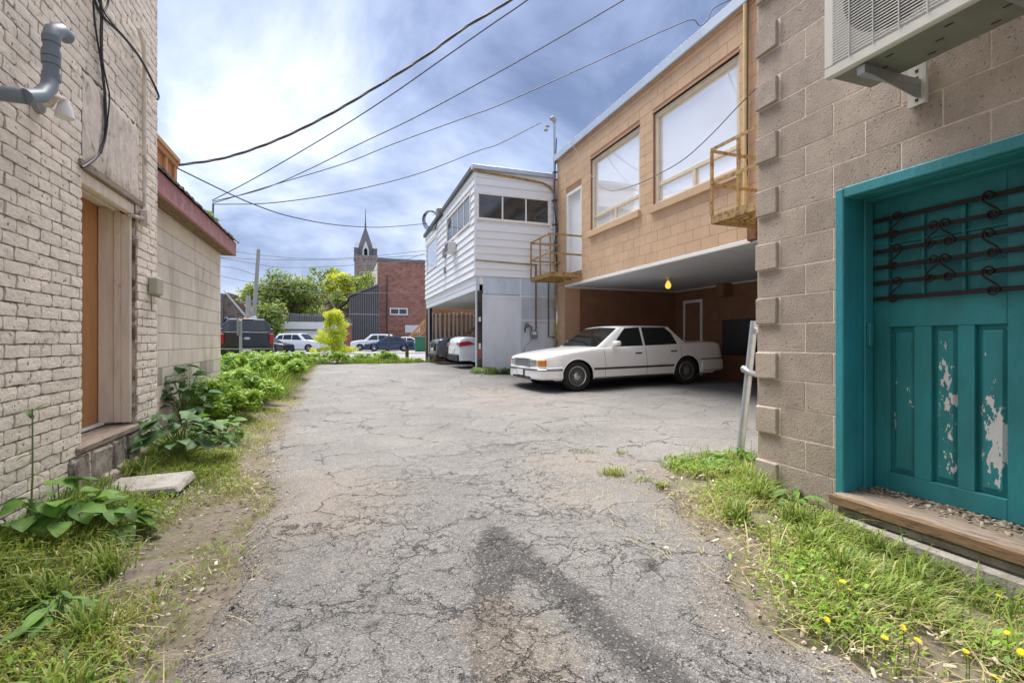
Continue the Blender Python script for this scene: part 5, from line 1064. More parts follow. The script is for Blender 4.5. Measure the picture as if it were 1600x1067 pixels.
for yy in (1.2, 4.7):
    for s in (-1, 1):
        w_ = MB(); c = (s*.93, yy, .40); w_.lathe([(0, 0), (.2, 0), (.24, s*.01), (.26, -s*.03)], 20, 'X', c); wo = w_.build('wheel', 'wire_grey', PT, smooth=True); MB().lathe([(.25, -s*.02), (.36, s*.0), (.40, -s*.03), (.40, -s*.24), (.25, -s*.26)], 24, 'X', c).build('tyre', 'tyre', wo, smooth=True)
PT.location = (px_, py_, gz(px_, py_)-.02); PT.rotation_euler = (0, 0, .16)
# ------------------------------------------------------------------ far buildings
def prismb(poly_xz, y0, y1): return MB().prism(poly_xz, y1-y0, (0, y0, 0), (1, 0, 0), (0, 0, 1), (0, 1, 0))
FB = thing('far_brick_building', 'two storey red brick building with one small white window across the street', 'building'); Y_ = 60
a, b_, c_ = onY(590, 403, Y_), onY(672, 407, Y_), onY(590, 540, Y_)
hw_ = MB().box(a.x, b_.x+3, Y_, Y_+14, 0, a.z-.35).build('wall', 'far_brick_wall', FB)
MB().box(a.x-.1, b_.x+3.1, Y_-.1, Y_+14.1, a.z-.35, a.z).build('parapet', 'grey_slate', FB)
MB().box(a.x-.04, a.x-.005, Y_+.1, Y_+13.9, 0, a.z-.4).build('side_wall', 'stucco', FB)
p, q = onY(609, 481, Y_-.1), onY(637, 492.5, Y_-.1); m = MB(); 
for x0, x1, z0, z1 in ((p.x, q.x, p.z-.14, p.z), (p.x, q.x, q.z, q.z+.14), (p.x, p.x+.14, q.z+.141, p.z-.141), (q.x-.14, q.x, q.z+.141, p.z-.141), ((p.x+q.x)/2-.06, (p.x+q.x)/2+.06, q.z+.141, p.z-.141)): m.box(x0, x1, Y_-.14, Y_-.01, z0, z1)
w = m.build('window', 'white_trim', FB); MB().box(p.x+.1, q.x-.1, Y_-.05, Y_-.02, q.z+.1, p.z-.1).build('pane', 'dark_pane', w)
p = onY(605, 430, Y_-.2); MB().tube([(p.x, Y_-.15, .1), (p.x, Y_-.15, p.z)], .09, 6).build('downpipe', 'wire_grey', FB)
p, q = onY(633, 508, Y_-.1), onY(657, 520, Y_-.1); MB().box(p.x, q.x, Y_-.12, Y_-.01, q.z, p.z).build('window', 'white_trim', FB)
rebase(FB, (a.x, Y_, 0))
AN = thing('metal_shed', 'dark ribbed metal annex with a sloping roof left of the red brick building', 'shed'); Y2 = 58.5
a, b_ = onY(547, 464, Y2), onY(592, 446, Y2); prismb([(a.x, 0), (b_.x, 0), (b_.x, b_.z), (a.x, a.z)], Y2, Y2+8).build('wall', 'dark_metal_panel', AN); n = 13
for i in range(n+1): x = a.x+(b_.x-a.x)*i/n; z = a.z+(b_.z-a.z)*i/n; MB().box(x-.05, x+.05, Y2-.08, Y2-.003, .1, z-.1).build('rib', 'grey_slate', AN)
MB().add([(a.x-.2, Y2-.2, a.z+.02), (b_.x, Y2-.2, b_.z+.02), (b_.x, Y2+8, b_.z+.02), (a.x-.2, Y2+8, a.z+.02), (a.x-.2, Y2-.2, a.z+.2), (b_.x, Y2-.2, b_.z+.2), (b_.x, Y2+8, b_.z+.2), (a.x-.2, Y2+8, a.z+.2)], [(0, 1, 5, 4), (4, 5, 6, 7), (0, 4, 7, 3), (3, 2, 1, 0)]).build('roof', 'grey_slate', AN)
z = onY(560, 491, Y2).z; MB().box(a.x, b_.x, Y2-.1, Y2-.081, z-.05, z+.05).build('trim_band', 'grey_pole', AN); rebase(AN, (a.x, Y2, 0))
WS = thing('garage_row', 'long low white garage with panelled doors behind the parked cars', 'garage'); Y3 = 58
a, b_ = onY(430, 500, Y3), onY(512, 500, Y3); z = onY(470, 515, Y3).z; z2 = onY(470, 503, Y3).z
MB().box(a.x, b_.x+1, Y3, Y3+6, 0, z).build('wall', 'sign_white', WS); MB().box(a.x-.1, b_.x+1.1, Y3-.25, Y3-.01, z+.0, z2).build('fascia', 'white_trim', WS); MB().box(a.x-.1, b_.x+1.1, Y3, Y3+6, z+.002, z2-.1).build('roof', 'grey_slate', WS)
for i in range(4): x = a.x+.5+i*1.7; MB().box(x, x+1.4, Y3-.05, Y3-.003, .2, z-.35).build('garage_door', 'white_panel', WS)
MB().box(a.x-.1, b_.x+1.1, Y3-.28, Y3-.251, z-.1, z+.05).build('gutter', 'wire_grey', WS); rebase(WS, (a.x, Y3, 0))
RF = thing('grey_board_fence', 'weathered grey board fence on top of the white garage', 'fence'); z3 = onY(470, 490, Y3+4).z; n = 22
for i in range(n): x = a.x+.6+(b_.x+1-a.x-.6)*i/n; MB().box(x, x+.34, Y3+3, Y3+3.06, z2-.1, z3-random.uniform(0, .25)).build('board', 'grey_pole', RF)
rebase(RF, (a.x, Y3+3, z2-.1))
p = onY(470, 455, 80)
CR = thing('church_hall', 'large church hall with a broad brown roof behind the trees', 'building'); a, b_ = onY(440, 452, 82), onY(585, 452, 82); zt = a.z; ze = onY(500, 500, 82).z
MB().box(a.x, b_.x, 82, 96, 0, ze).build('wall', 'church_stone', CR)
MB().add([(a.x-.3, 81.5, ze-.2), (b_.x, 81.5, ze-.2), (b_.x, 90, zt), (a.x+2, 90, zt), (a.x-.3, 97, ze-.2), (b_.x, 97, ze-.2)], [(0, 1, 2, 3), (3, 2, 5, 4), (0, 3, 4)]).build('roof', 'church_roof', CR); rebase(CR, (a.x, 82, 0))
GB = thing('stone_church_gable', 'stone church end with steep brown roofs and an arched window beyond the pickup', 'church'); Y4 = 66
P_ = lambda x, y, Y=Y4: (onY(x, y, Y).x, onY(x, y, Y).z)
prismb([P_(330, 545), P_(392, 545), P_(391, 502), P_(352, 458), P_(330, 486)], Y4, Y4+10).build('wall', 'church_stone', GB)
q1 = [P_(350, 455), P_(353, 455), P_(396, 504), P_(392, 505)]; prismb(q1, Y4-.5, Y4+10).build('roof_verge', 'sign_white', GB)
prismb([P_(353, 456), P_(372, 462), P_(398, 500), P_(394, 503)], Y4-.3, Y4+9).build('roof', 'church_roof', GB)
prismb([P_(330, 545), P_(352, 545), P_(352, 460), P_(345, 460), P_(330, 470)], Y4-1.2, Y4-.6).build('buttress', 'grey_slate', GB)
prismb([P_(360, 500, 74), P_(420, 500, 74), P_(420, 470, 74), P_(385, 443, 74)], 74, 84).build('rear_roof', 'church_roof', GB)
aw = prismb([P_(349, 536), P_(362, 536), P_(362, 508), P_(359, 498), P_(355, 494), P_(351, 498), P_(349, 508)], Y4-.62, Y4-.52).build('arched_window', 'sign_white', GB); prismb([P_(351, 536), P_(360.5, 536), P_(360.5, 509), P_(358, 500), P_(355, 497), P_(352, 500), P_(351, 508)], Y4-.7, Y4-.63).build('pane', 'dark_pane', aw)
rebase(GB, (P_(360, 545)[0], Y4, 0))
# church tower with spire
TW = thing('church_tower', 'grey stone church tower with a slate spire and white gabled dormers', 'tower'); Yt = 115; c0 = onY(571, 405, Yt); s_ = Yt/760
px1 = lambda d: d*Yt*1.0/ (760*(CS-SN*((570-800)/F)))   # metres for d photo pixels at that distance
zz = lambda y: onY(571, y, Yt).z; hw2 = px1(16.5)
m = MB(); m.box(-hw2, hw2, -hw2, hw2, 0, zz(407)); m.build('shaft', 'church_stone', TW); m = MB(); m.box(-hw2*1.06, hw2*1.06, -hw2*1.06, hw2*1.06, zz(407)+.01, zz(402)); m.build('cornice', 'church_stone', TW)
MB().box(-hw2*.98, hw2*.98, -hw2*.98, hw2*.98, zz(420), zz(416)).build('string_course', 'concrete', TW)
b = hw2*.96; ap = zz(353)
MB().add([(-b*.8, -b*.8, zz(402)), (b*.8, -b*.8, zz(402)), (b*.8, b*.8, zz(402)), (-b*.8, b*.8, zz(402)), (-b*.62, -b*.62, zz(385)), (b*.62, -b*.62, zz(385)), (b*.62, b*.62, zz(385)), (-b*.62, b*.62, zz(385)), (0, 0, ap)], [(0, 1, 5, 4), (1, 2, 6, 5), (2, 3, 7, 6), (3, 0, 4, 7), (4, 5, 8), (5, 6, 8), (6, 7, 8), (7, 4, 8)]).build('spire', 'grey_slate', TW)
for sx in (-1, 1):
    for sy in (-1, 1):
        x, y = sx*hw2*.84, sy*hw2*.84; w = hw2*.18; t_ = MB(); t_.box(x-w, x+w, y-w, y+w, zz(402), zz(391)); tr_ = t_.build('turret', 'grey_slate', TW)
        MB().add([(x-w*1.3, y-w*1.3, zz(391)), (x+w*1.3, y-w*1.3, zz(391)), (x+w*1.3, y+w*1.3, zz(391)), (x-w*1.3, y+w*1.3, zz(391)), (x, y, zz(379))], [(0, 1, 4), (1, 2, 4), (2, 3, 4), (3, 0, 4)]).build('turret_cap', 'sign_white', tr_)
for ang in range(4):
    dm = MB(); dm.M = Matrix.Rotation(ang*math.pi/2, 4, 'Z'); w = hw2*.30; dm.prism([(-w, zz(402)), (w, zz(402)), (w*.9, zz(392)), (0, zz(379)), (-w*.9, zz(392))], hw2*.5, (0, -b*.88, 0), (1, 0, 0), (0, 0, 1), (0, 1, 0)); d_ = dm.build('dormer', 'sign_white', TW)
    o_ = MB(); o_.M = dm.M; o_.prism([(-w*.5, zz(401)), (w*.5, zz(401)), (w*.5, zz(393)), (0, zz(390)), (-w*.5, zz(393))], .1, (0, -b*.885, 0), (1, 0, 0), (0, 0, 1), (0, -1, 0)); o_.build('belfry_opening', 'under_dark', d_)
MB().tube([(0, 0, ap-.4), (0, 0, zz(346)), (0, 0, zz(327))], [.25, .12, .05], 6).build('finial', 'grey_slate', TW); TW.location = (c0.x, Yt, 0); TW.rotation_euler = (0, 0, -.02)
# wooden stairs, bin, brick pier
ST_ = thing('wooden_stairs', 'new wooden staircase with railings beside the red brick building', 'stairs'); Ys = 56
A, B_ = onY(636, 534, Ys), onY(672, 494, Ys)
for dy in (0, 1.1):
    MB().bar((A.x, Ys+dy, .3), (B_.x, Ys+dy, B_.z-1.0), .06, .28).build('stringer', 'new_wood', ST_); MB().bar((A.x, Ys+dy, 1.25), (B_.x, Ys+dy, B_.z+.05), .08, .12).build('handrail', 'new_wood', ST_)
    for i in range(15): t = i/14; x = A.x+(B_.x-A.x)*t; z = .3+(B_.z-1.3)*t; MB().box(x-.03, x+.03, Ys+dy-.03, Ys+dy+.03, z, z+1.0).build('baluster', 'new_wood', ST_)
for i in range(10): t = (i+.5)/10; x = A.x+(B_.x-A.x)*t; z = .3+(B_.z-1.3)*t; MB().box(x-.15, x+.15, Ys+.04, Ys+1.06, z-.03, z+.02).build('tread', 'new_wood', ST_)
rebase(ST_, (A.x, Ys, 0))
p = onY(657, 558, 44); gbn = thing('green_bin', 'dark green steel bin beside the wooden staircase', 'bin', (p.x, 44, .1)); MB().cbox(-.45, .45, -.4, .4, 0, 1.3, .03).build('body', 'green_bin', gbn); MB().cbox(-.5, .5, -.45, .45, 1.3, 1.38, .02).build('lid', 'green_bin', gbn)
p = onY(544, 545, 55); pr_ = thing('brick_pier', 'red brick pier between the lime bush and the dark metal annex', 'pier', (p.x, 55, .1)); MB().box(-.35, .35, -.3, .3, 0, 2.7).build('pier', 'red_brick_far', pr_); MB().box(-.42, .42, -.37, .37, 2.7, 2.85).build('cap', 'concrete', pr_)
dk = thing('deck_railing', 'white posted balcony railing above the brick pier left of the annex', 'railing'); a, b_ = onY(523, 512, 57), onY(547, 500, 57)
MB().box(a.x, a.x+.22, 56.9, 57.1, a.z-.4, b_.z+.9).build('post', 'sign_white', dk); MB().box(a.x+.22, b_.x, 56.95, 57.05, b_.z+.1, b_.z+.22).build('rail', 'church_roof', dk); MB().box(a.x+.22, b_.x, 56.95, 57.05, a.z-.1, a.z+.02).build('rail', 'church_roof', dk)
for i in range(9): x = a.x+.3+i*.17; MB().box(x, x+.06, 56.97, 57.03, a.z+.02, b_.z+.1).build('baluster', 'grey_pole', dk)
MB().box(a.x, b_.x, 57.1, 58.2, a.z-.5, a.z-.1).build('deck_edge', 'dark_brown', dk); rebase(dk, (a.x, 57, a.z-.5))
# poles, signs, bollards
def pole(label, pts, r, mt='grey_pole', cat='utility pole', name='utility_pole', arms=()):
    t = thing(name, label, cat, group='poles along the street' if cat == 'utility pole' else None); MB().tube(pts, r, 10).build('shaft', mt, t, smooth=True)
    for a_, b2 in arms: MB().bar(a_, b2, .1, .12).build('crossarm', 'grey_pole', t)
    rebase(t, pts[0]); return t
b0, b1 = onY(393, 545, 46), onY(404, 390, 46); b0.z = 0
pole('tall leaning wooden utility pole right of the stone church gable', [b0, b1], [.2, .14], arms=[((b1.x-1.4, 46, b1.z-4.5), (b1.x+.2, 45.9, b1.z-4.4))])
b0, b1 = onY(388, 545, 44), onY(388, 462, 44); b0.z = 0; pole('shorter pale grey pole just left of the leaning wooden pole', [b0, b1], [.2, .18])
t = thing('sign_post', 'grey steel sign post in the weeds before the pickup truck', 'sign post'); p = atD(376, 500, 17.5); MB().cbox(-.045, .045, -.03, .03, -.1, p.z, .006).build('post', 'galvanised', t); MB().cbox(-.09, -.046, -.2, .2, p.z-.55, p.z+.05, .004).build('sign_panel', 'grey_pole', t); t.location = (p.x, p.y, 0)
t = thing('leaning_sign', 'white street sign on a leaning post right of the pickup truck', 'sign'); a, b_ = atD(430, 552, 26), atD(401, 496, 26); MB().tube([a, b_], .035, 8).build('post', 'wire_grey', t)
d = (b_-a).normalized(); c = b_+d*(-.45)+Vector((-.1, 0, -.05)); sd_ = Vector((CS, -SN, 0)); up = d; ew = .42; q = [c-sd_*ew*.9+up*.45, c+sd_*ew*.25+up*.62, c+sd_*ew*.65-up*.30, c-sd_*ew*.45-up*.50]; nb_ = d.cross(sd_).normalized()*.02
MB().add([tuple(v) for v in q]+[tuple(v+nb_) for v in q], [(0, 1, 2, 3), (7, 6, 5, 4), (0, 4, 5, 1), (1, 5, 6, 2), (2, 6, 7, 3), (3, 7, 4, 0)]).build('sign_panel', 'sign_white', t); rebase(t, a)
p = atD(607, 520, 21); t = thing('marker_pole', 'thin dark steel pole before the blue sedan', 'pole', (p.x, p.y, .05)); MB().tube([(0, 0, 0), (.02, 0, p.z-.05)], .03, 8).build('shaft', 'wire_grey', t)
p = atD(636, 546, 21); t = thing('rusty_bollard', 'short rusty bollard with peeling white paint at the alley end', 'bollard', (p.x, p.y, .05)); MB().tube([(0, 0, 0), (0, 0, p.z-.05)], .075, 12).build('pipe', 'rust', t, smooth=True); MB().tube([(0, 0, .15), (0, 0, .32)], .0765, 12, cap=False).build('paint_band', 'sign_white', t, smooth=True)
p = atD(511, 560, 22); t = thing('rusty_bollard', 'small rusty stub standing in the weeds below the lime bush', 'bollard', (p.x, p.y, 0)); MB().tube([(0, 0, 0), (0, 0, .5)], .05, 10).build('pipe', 'rust', t, smooth=True)
# ------------------------------------------------------------------ wires
def wire(label, pts, d0, d1, r, group, twist=0, name='overhead_wire'):
    x0, x1 = pts[0][0], pts[-1][0]; P = []
    for x, y in pts: f = (x-x0)/(x1-x0); P.append(atD(x, y, 1/((1-f)/d0+f/d1)))
    P = spl(P, 8); o = MB()
    if twist:
        L_ = [0]; 
        for i in range(1, len(P)): L_.append(L_[-1]+(P[i]-P[i-1]).length)
        Q = []; n = int(L_[-1]/.07); j = 0
        for i in range(n+1):
            s = L_[-1]*i/n
            while j < len(L_)-2 and L_[j+1] < s: j += 1
            Q.append(P[j].lerp(P[j+1], (s-L_[j])/max(1e-6, L_[j+1]-L_[j])))
        for ph in (0, 2.1, 4.2): o.tube([q+Vector((0, math.cos(i*.33+ph), math.sin(i*.33+ph)))*r*1.25 for i, q in enumerate(Q)], r, 5)
    else: o.tube(P, r, 6)
    return tag(o.build(name, 'wire_grey'), label, 'wire', group)
G1 = 'overhead wires crossing the alley'
zc = lambda L_: [(240+x/2.667, y/2.667) for x, y in L_]; z2_ = lambda L_: [(780+x/3.81, y/3.81) for x, y in L_]
wire('thickest twisted cable rising from the plywood cornice over the alley', zc([(95, 690), (290, 660), (500, 590), (720, 485), (950, 350), (1140, 230), (1300, 115), (1490, 0)])+[(850, -45), (960, -160)], 8.6, 6.4, .011, G1, 1)
wire('straight dark wire running just under the twisted cable', zc([(245, 835), (400, 755), (600, 640), (800, 520), (1000, 390), (1200, 250), (1400, 110), (1560, 0)])+[(900, -58), (1010, -150)], 10.3, 6.4, .010, G1)
wire('middle wire of the fan, leaving the frame above the mast', zc([(245, 840), (450, 790), (650, 705), (850, 605), (1100, 485)])+z2_([(0, 430), (430, 185), (745, 0)])+[(1080, -62)], 10.3, 7, .009, G1)
wire('wire that meets the brown building roof edge in a small loop', zc([(245, 848), (520, 765), (800, 680), (1000, 600), (1300, 490)])+z2_([(0, 627), (430, 435), (800, 265), (1000, 175), (1145, 120), (1195, 155), (1240, 120), (1275, 55), (1390, -5)]), 10.3, 8.4, .009, G1)
wire('lowest wire of the fan, ending at the mast weatherhead', zc([(245, 852), (500, 845), (800, 800), (1100, 725), (1350, 630)])+[(780, 225), (845, 192)], 10.3, 13.6, .011, G1)
wire('drooping wire from the plywood cornice to the cable coil', zc([(95, 700), (300, 800), (420, 853), (560, 900), (740, 935), (900, 947), (1000, 944), (1140, 932)]), 8.6, 19.3, .013, G1)
wire('slack pair of wires crossing the two large windows', [(1182, 138), (1150, 170), (1110, 212), (1070, 248), (1030, 272), (990, 290), (950, 297), (920, 270), (893, 223)], 6.6, 12.4, .008, G1)
G2 = 'street wires beyond the alley'
for i, (lb, pp) in enumerate([('highest of the distant street wires left of the tower', [(350, 391), (420, 400), (480, 404), (560, 402), (700, 388)]), ('distant street wire passing the pole tip', [(345, 402), (400, 405), (520, 406), (640, 400), (700, 396)]), ('distant wire sagging behind the left tree', [(345, 403), (398, 412), (450, 418), (560, 414), (680, 404)]),
    ('distant wire dropping steeply to the pole', [(345, 416), (370, 420), (400, 430)]), ('dark distant cable reaching the crossarm', [(345, 431), (375, 438), (400, 441), (460, 442), (548, 444)]), ('long thin wire in front of the dark annex', [(400, 448), (450, 452), (500, 456), (560, 458), (660, 457)]), ('rising wire in front of the red brick building', [(520, 436), (560, 430), (600, 418), (640, 404), (664, 396)]), ('low wire by the white garage', [(432, 486), (470, 492), (520, 493), (560, 490)])]):
    wire(lb, pp, 44, 46, .022, G2)
t = thing('roof_bracket', 'small wire bracket on the block outbuilding roof among leaves', 'bracket'); p = onX(334, 317, -2.15); p = atD(333, 319, 10.3); MB().tube([(p.x, p.y, 2.86), p], .018, 8).build('rod', 'wire_grey', t); rebase(t, (p.x, p.y, 2.86))
# ------------------------------------------------------------------ foliage makers
def leaf_cloud(C, R_, n, size, seed=0, flat=.5, tints=None):
    """small pointed leaf faces spread through clumps: C centres (k,3), R_ radii (k,)"""
    g = np.random.default_rng(seed); C = np.asarray(C, float); R_ = np.asarray(R_, float); w = R_**2; idx = g.choice(len(C), n, p=w/w.sum())
    d = g.normal(size=(n, 3)); d /= np.linalg.norm(d, axis=1, keepdims=True); rr = g.random(n)**.45; P = C[idx]+d*(R_[idx]*rr)[:, None]*np.array([1, 1, .8])
    nn = d*.6+g.normal(size=(n, 3))*.7+np.array([0, 0, flat]); nn /= np.linalg.norm(nn, axis=1, keepdims=True)
    t = np.cross(nn, g.normal(size=(n, 3))); t /= np.linalg.norm(t, axis=1, keepdims=True); b = np.cross(nn, t); s = size*g.uniform(.6, 1.4, n)[:, None]
    V = np.stack([P-t*s, P+b*s*.42, P+t*s, P-b*s*.42], 1).reshape(-1, 3); Fq = np.arange(4*n).reshape(n, 4)
    ct = g.random(len(C)) if tints is None else np.asarray(tints); T_ = np.clip(ct[idx]*.6+g.random(n)*.45-.05, 0, 1)
    return V, Fq, np.repeat(T_, 4)
def branch(m, p, d, L_, r, lvl, tips, rnd, spread=.55, split=3):
    n = 4; pts = [p]; q = p.copy(); dd = d.copy()
    for i in range(n): dd = (dd+Vector((rnd.uniform(-.16, .16), rnd.uniform(-.16, .16), rnd.uniform(-.04, .12)))).normalized(); q = q+dd*(L_/n); pts.append(q.copy())
    m.tube(pts, [r*(1-.5*i/n) for i in range(n+1)], 7 if lvl == 0 else 5 if lvl == 1 else 3)
    if lvl >= 2: tips += [pts[2], pts[3], pts[4]]
    if lvl >= 3: return
    for k in range(split+(1 if lvl == 0 else 0)):
        a = rnd.uniform(0, 6.28); sp = rnd.uniform(spread*.6, spread*1.4); o = dd.orthogonal().normalized(); o.rotate(Matrix.Rotation(a, 3, dd)); nd = (dd+o*sp*1.3).normalized(); j = rnd.choice([2, 3, 4]) if k else 4
        branch(m, pts[j], nd, L_*rnd.uniform(.58, .78), r*.52, lvl+1, tips, rnd, spread, split)
def make_tree(label, x, y, H_, spread, nleaf, lsize, mt, seed, name='tree', group=None, clump=.55, split=3, trunk=.35):
    rnd = random.Random(seed); t = thing(name, label, 'tree', group=group); m = MB(); tips = []; branch(m, Vector((0, 0, -.2)), Vector((0, 0, 1)), H_*trunk, H_*.028, 0, tips, rnd, spread, split); m.build('trunk', 'bark', t, smooth=True)
    zmax = max(p.z for p in tips); k = H_/(zmax+clump*.6); C = np.array([tuple(p) for p in tips]); V, Fq, T_ = leaf_cloud(C, np.random.default_rng(seed).uniform(clump*.5, clump*1.15, len(C)), nleaf, lsize, seed)
    mobj('crown', np_mesh('crown', V, Fq, mt, tint=T_), t); t.scale = (k, k, k); t.location = (x, y, gz(x, y)); return t
def gpt(px, t): r_ = ray(px, 533.5); return r_.x*t, r_.y*t
G3 = 'trees beyond the street'
make_tree('broad feathery green tree right of the leaning utility pole', *gpt(447, 57), 9.6, 1.0, 9500, .14, 'foliage_tree', 5, group=G3, clump=.95, trunk=.26)
make_tree('thin tree with bare grey twigs between the poles and the tower', *gpt(522, 62), 10.8, .95, 3600, .13, 'foliage_tree', 8, group=G3, clump=.6, trunk=.3)
make_tree('young tree with bright leaves just below the church tower', *gpt(566, 80), 13.5, .7, 12000, .20, 'foliage_lime', 12, group=G3, clump=.95, trunk=.33)
make_tree('low leafy tree by the foot of the grey pole', *gpt(424, 52), 5.2, .95, 6000, .12, 'foliage_tree', 21, group=G3, clump=.6, trunk=.25)
make_tree('green tree left of the brown church roof', *gpt(478, 66), 7.6, 1.0, 5000, .14, 'foliage_tree', 31, group=G3, clump=.8, trunk=.25)
# lime bush: clumps stacked in a cone
t = thing('lime_bush', 'tall lime yellow bush standing beyond the end of the alley', 'bush'); bx_, by_ = gpt(521, 39); rnd = random.Random(4); C = []; R_ = []
for i in range(150): z = rnd.uniform(.15, 3.35); w = (1.1+.25*math.sin(z*5)+rnd.uniform(-.25, .3))*(1-(z/4.1)**2.2)+.10; a = rnd.uniform(0, 6.28); rr = w*math.sqrt(rnd.random()); C.append((rr*math.cos(a), rr*math.sin(a), z)); R_.append(rnd.uniform(.12, .48))
V, Fq, T_ = leaf_cloud(C, R_, 13000, .07, 5); mobj('foliage', np_mesh('foliage', V, Fq, 'foliage_lime', tint=T_), t); m = MB()
for i in range(9): a = i*.7; m.tube([(0, 0, 0), (.3*math.cos(a), .3*math.sin(a), 1.2), (.55*math.cos(a), .55*math.sin(a), 2.4)], [.03, .02, .01], 5)
m.build('stems', 'bark', t); t.location = (bx_, by_, .05)
# distant mass of green closing the horizon
C = []; R_ = []; rnd = random.Random(9)
for i in range(420): x = rnd.uniform(-75, 75); y = 130+rnd.uniform(-6, 25); z = rnd.uniform(0, 6.5); C.append((x, y, z)); R_.append(rnd.uniform(1.5, 3))
V, Fq, T_ = leaf_cloud(C, R_, 26000, .55, 6); tag(mobj('distant_wood', np_mesh('distant_wood', V, Fq, 'foliage_tree', tint=T_)), 'line of trees on the horizon far beyond the street', 'wood', kind='stuff')

# ------------------------------------------------------------------ grass and weeds near the camera
def blades(name, X, Y, H_, tint, wd=.0035, lean=.5, seed=1, kind='stuff', label=None, cat='grass', mt='grass', z0=None):
    g = np.random.default_rng(seed); n = len(X); Z = ground_z(X, Y)-.02 if z0 is None else z0; a = g.uniform(0, 2*np.pi, n); ln = np.abs(g.normal(0, lean, n))+.1; dx, dy = np.cos(a)*ln*H_, np.sin(a)*ln*H_
    w = wd*g.uniform(.6, 1.5, n); px, py = -np.sin(a)*w, np.cos(a)*w; rows = []
    for f, ws, hf in ((0, 1, 0), (.35, .9, .55), (.85, .55, .92), (1.25, .06, .95)):
        hz = H_*hf*(1-.25*np.clip(ln-.5, 0, 1)); rows.append(np.stack([X+dx*f-px*ws, Y+dy*f-py*ws, Z+hz], -1)); rows.append(np.stack([X+dx*f+px*ws, Y+dy*f+py*ws, Z+hz], -1))
    V = np.stack(rows, 1).reshape(-1, 3); i = np.arange(n)[:, None]*8; Fq = np.concatenate([i+np.array([[0, 1, 3, 2]]), i+np.array([[2, 3, 5, 4]]), i+np.array([[4, 5, 7, 6]])], 0)
    o = mobj(name, np_mesh(name, V, Fq, mt, tint=np.repeat(np.clip(tint, 0, 1), 8))); return tag(o, label, cat, kind=kind)
def vnoise(x, y, s, seed):
    g = np.random.default_rng(seed); k = np.zeros_like(x); 
    for i in range(6): a = g.uniform(0, 6.28); f = s*g.uniform(.6, 1.9); k += np.sin((x*np.cos(a)+y*np.sin(a))*f+g.uniform(0, 6.28))
    return k/6*1.6
def field(n, x0, x1, y0, y1, dens, seed):
    g = np.random.default_rng(seed); X = g.uniform(x0, x1, n); Y = y0+(y1-y0)*g.random(n)**1.35; k = g.random(n) < dens(X, Y); return X[k], Y[k]
def denL(X, Y):
    e = edge_l(Y)-X; v = vnoise(X, Y, 7, 3); d = sst(-.08, .5, e)*(.42+.7*v)+.45*sst(.35, .8, e); d = d*np.where((X > -1.52) & (X < -1.0) & (Y > 3.83) & (Y < 4.27), .05, 1)
    return np.clip(d, 0, 1)*(X > LX+.03)
def hgt(X, Y, v, e, g): return np.clip((.018+.035*sst(-.3, .9, v)+.05*sst(.4, 1.1, e))*g.uniform(.5, 1.7, len(X)), .015, .2)
for nm, sd, cnt, ya, yb in (('grass_left', 21, 60000, .9, 5.2), ('grass_left_far', 22, 30000, 5.2, 12)):
    X, Y = field(cnt, -1.75 if ya < 5 else -1.95, -.25, ya, yb, denL, sd); g = np.random.default_rng(sd); e = edge_l(Y)-X; v = vnoise(X, Y, 7, 3); H_ = hgt(X, Y, v, e, g)
    tint = .50+.28*g.normal(size=len(X))*.6+.3*sst(.5, -.1, e)-.12*sst(.4, 1.1, e)+.12*vnoise(X, Y, 3, 9)+(g.random(len(X)) < .09)*.5
    blades('grass', X, Y, H_, tint, wd=.0032 if ya < 5 else .005, lean=.7, seed=sd, label='grass growing along the foot of the cream brick wall' if ya < 5 else 'grass along the cream block building')
def denR(X, Y):
    e = np.minimum(X-edge_r(Y), 9); v = vnoise(X, Y, 8, 5); d = sst(-.1, .42, e)*(.62+.6*v); corner = np.clip(1.2-np.hypot((X-3.15)/.55, (Y-3.3)/.42), 0, 1)*2.5
    d = np.where(Y > 2.9, corner, d); d = np.where(X > 2.98, np.where(Y > 2.9, d, 0), d); return np.clip(d, 0, 1)
X, Y = field(62000, 1.2, 3.6, .7, 3.75, denR, 31); g = np.random.default_rng(31); e = X-edge_r(Y); v = vnoise(X, Y, 8, 5)
H_ = np.clip((.015+.024*sst(-.3, .9, v)+.022*sst(.2, .7, e))*g.uniform(.5, 1.7, len(X)), .015, .2)+.12*(g.random(len(X)) < .012)
tint = .42+.19*g.normal(size=len(X))+.42*sst(.42, .02, e)*sst(1.0, 2.2, Y)+.10*vnoise(X, Y, 3, 19)+(g.random(len(X)) < .07)*.5
blades('grass', X, Y, H_, tint, wd=.0033, lean=.8, seed=31, label='grass strip between the asphalt and the taupe block building')
# dry straw lying flat
for sd, (x0, x1, y0, y1), dn in ((41, (-1.6, -.3, 1, 6), denL), (42, (1.4, 3.0, .8, 3.3), denR)):
    X, Y = field(5200, x0, x1, y0, y1, lambda a, b: np.clip(dn(a, b)+.15, 0, .8), sd); g = np.random.default_rng(sd); n = len(X); blades('dry_straw', X, Y, g.uniform(.01, .02, n), g.uniform(.8, 1, n), wd=.0016, lean=4.5, seed=sd, label='dry pale straw lying in the grass', z0=ground_z(X, Y)+.01)
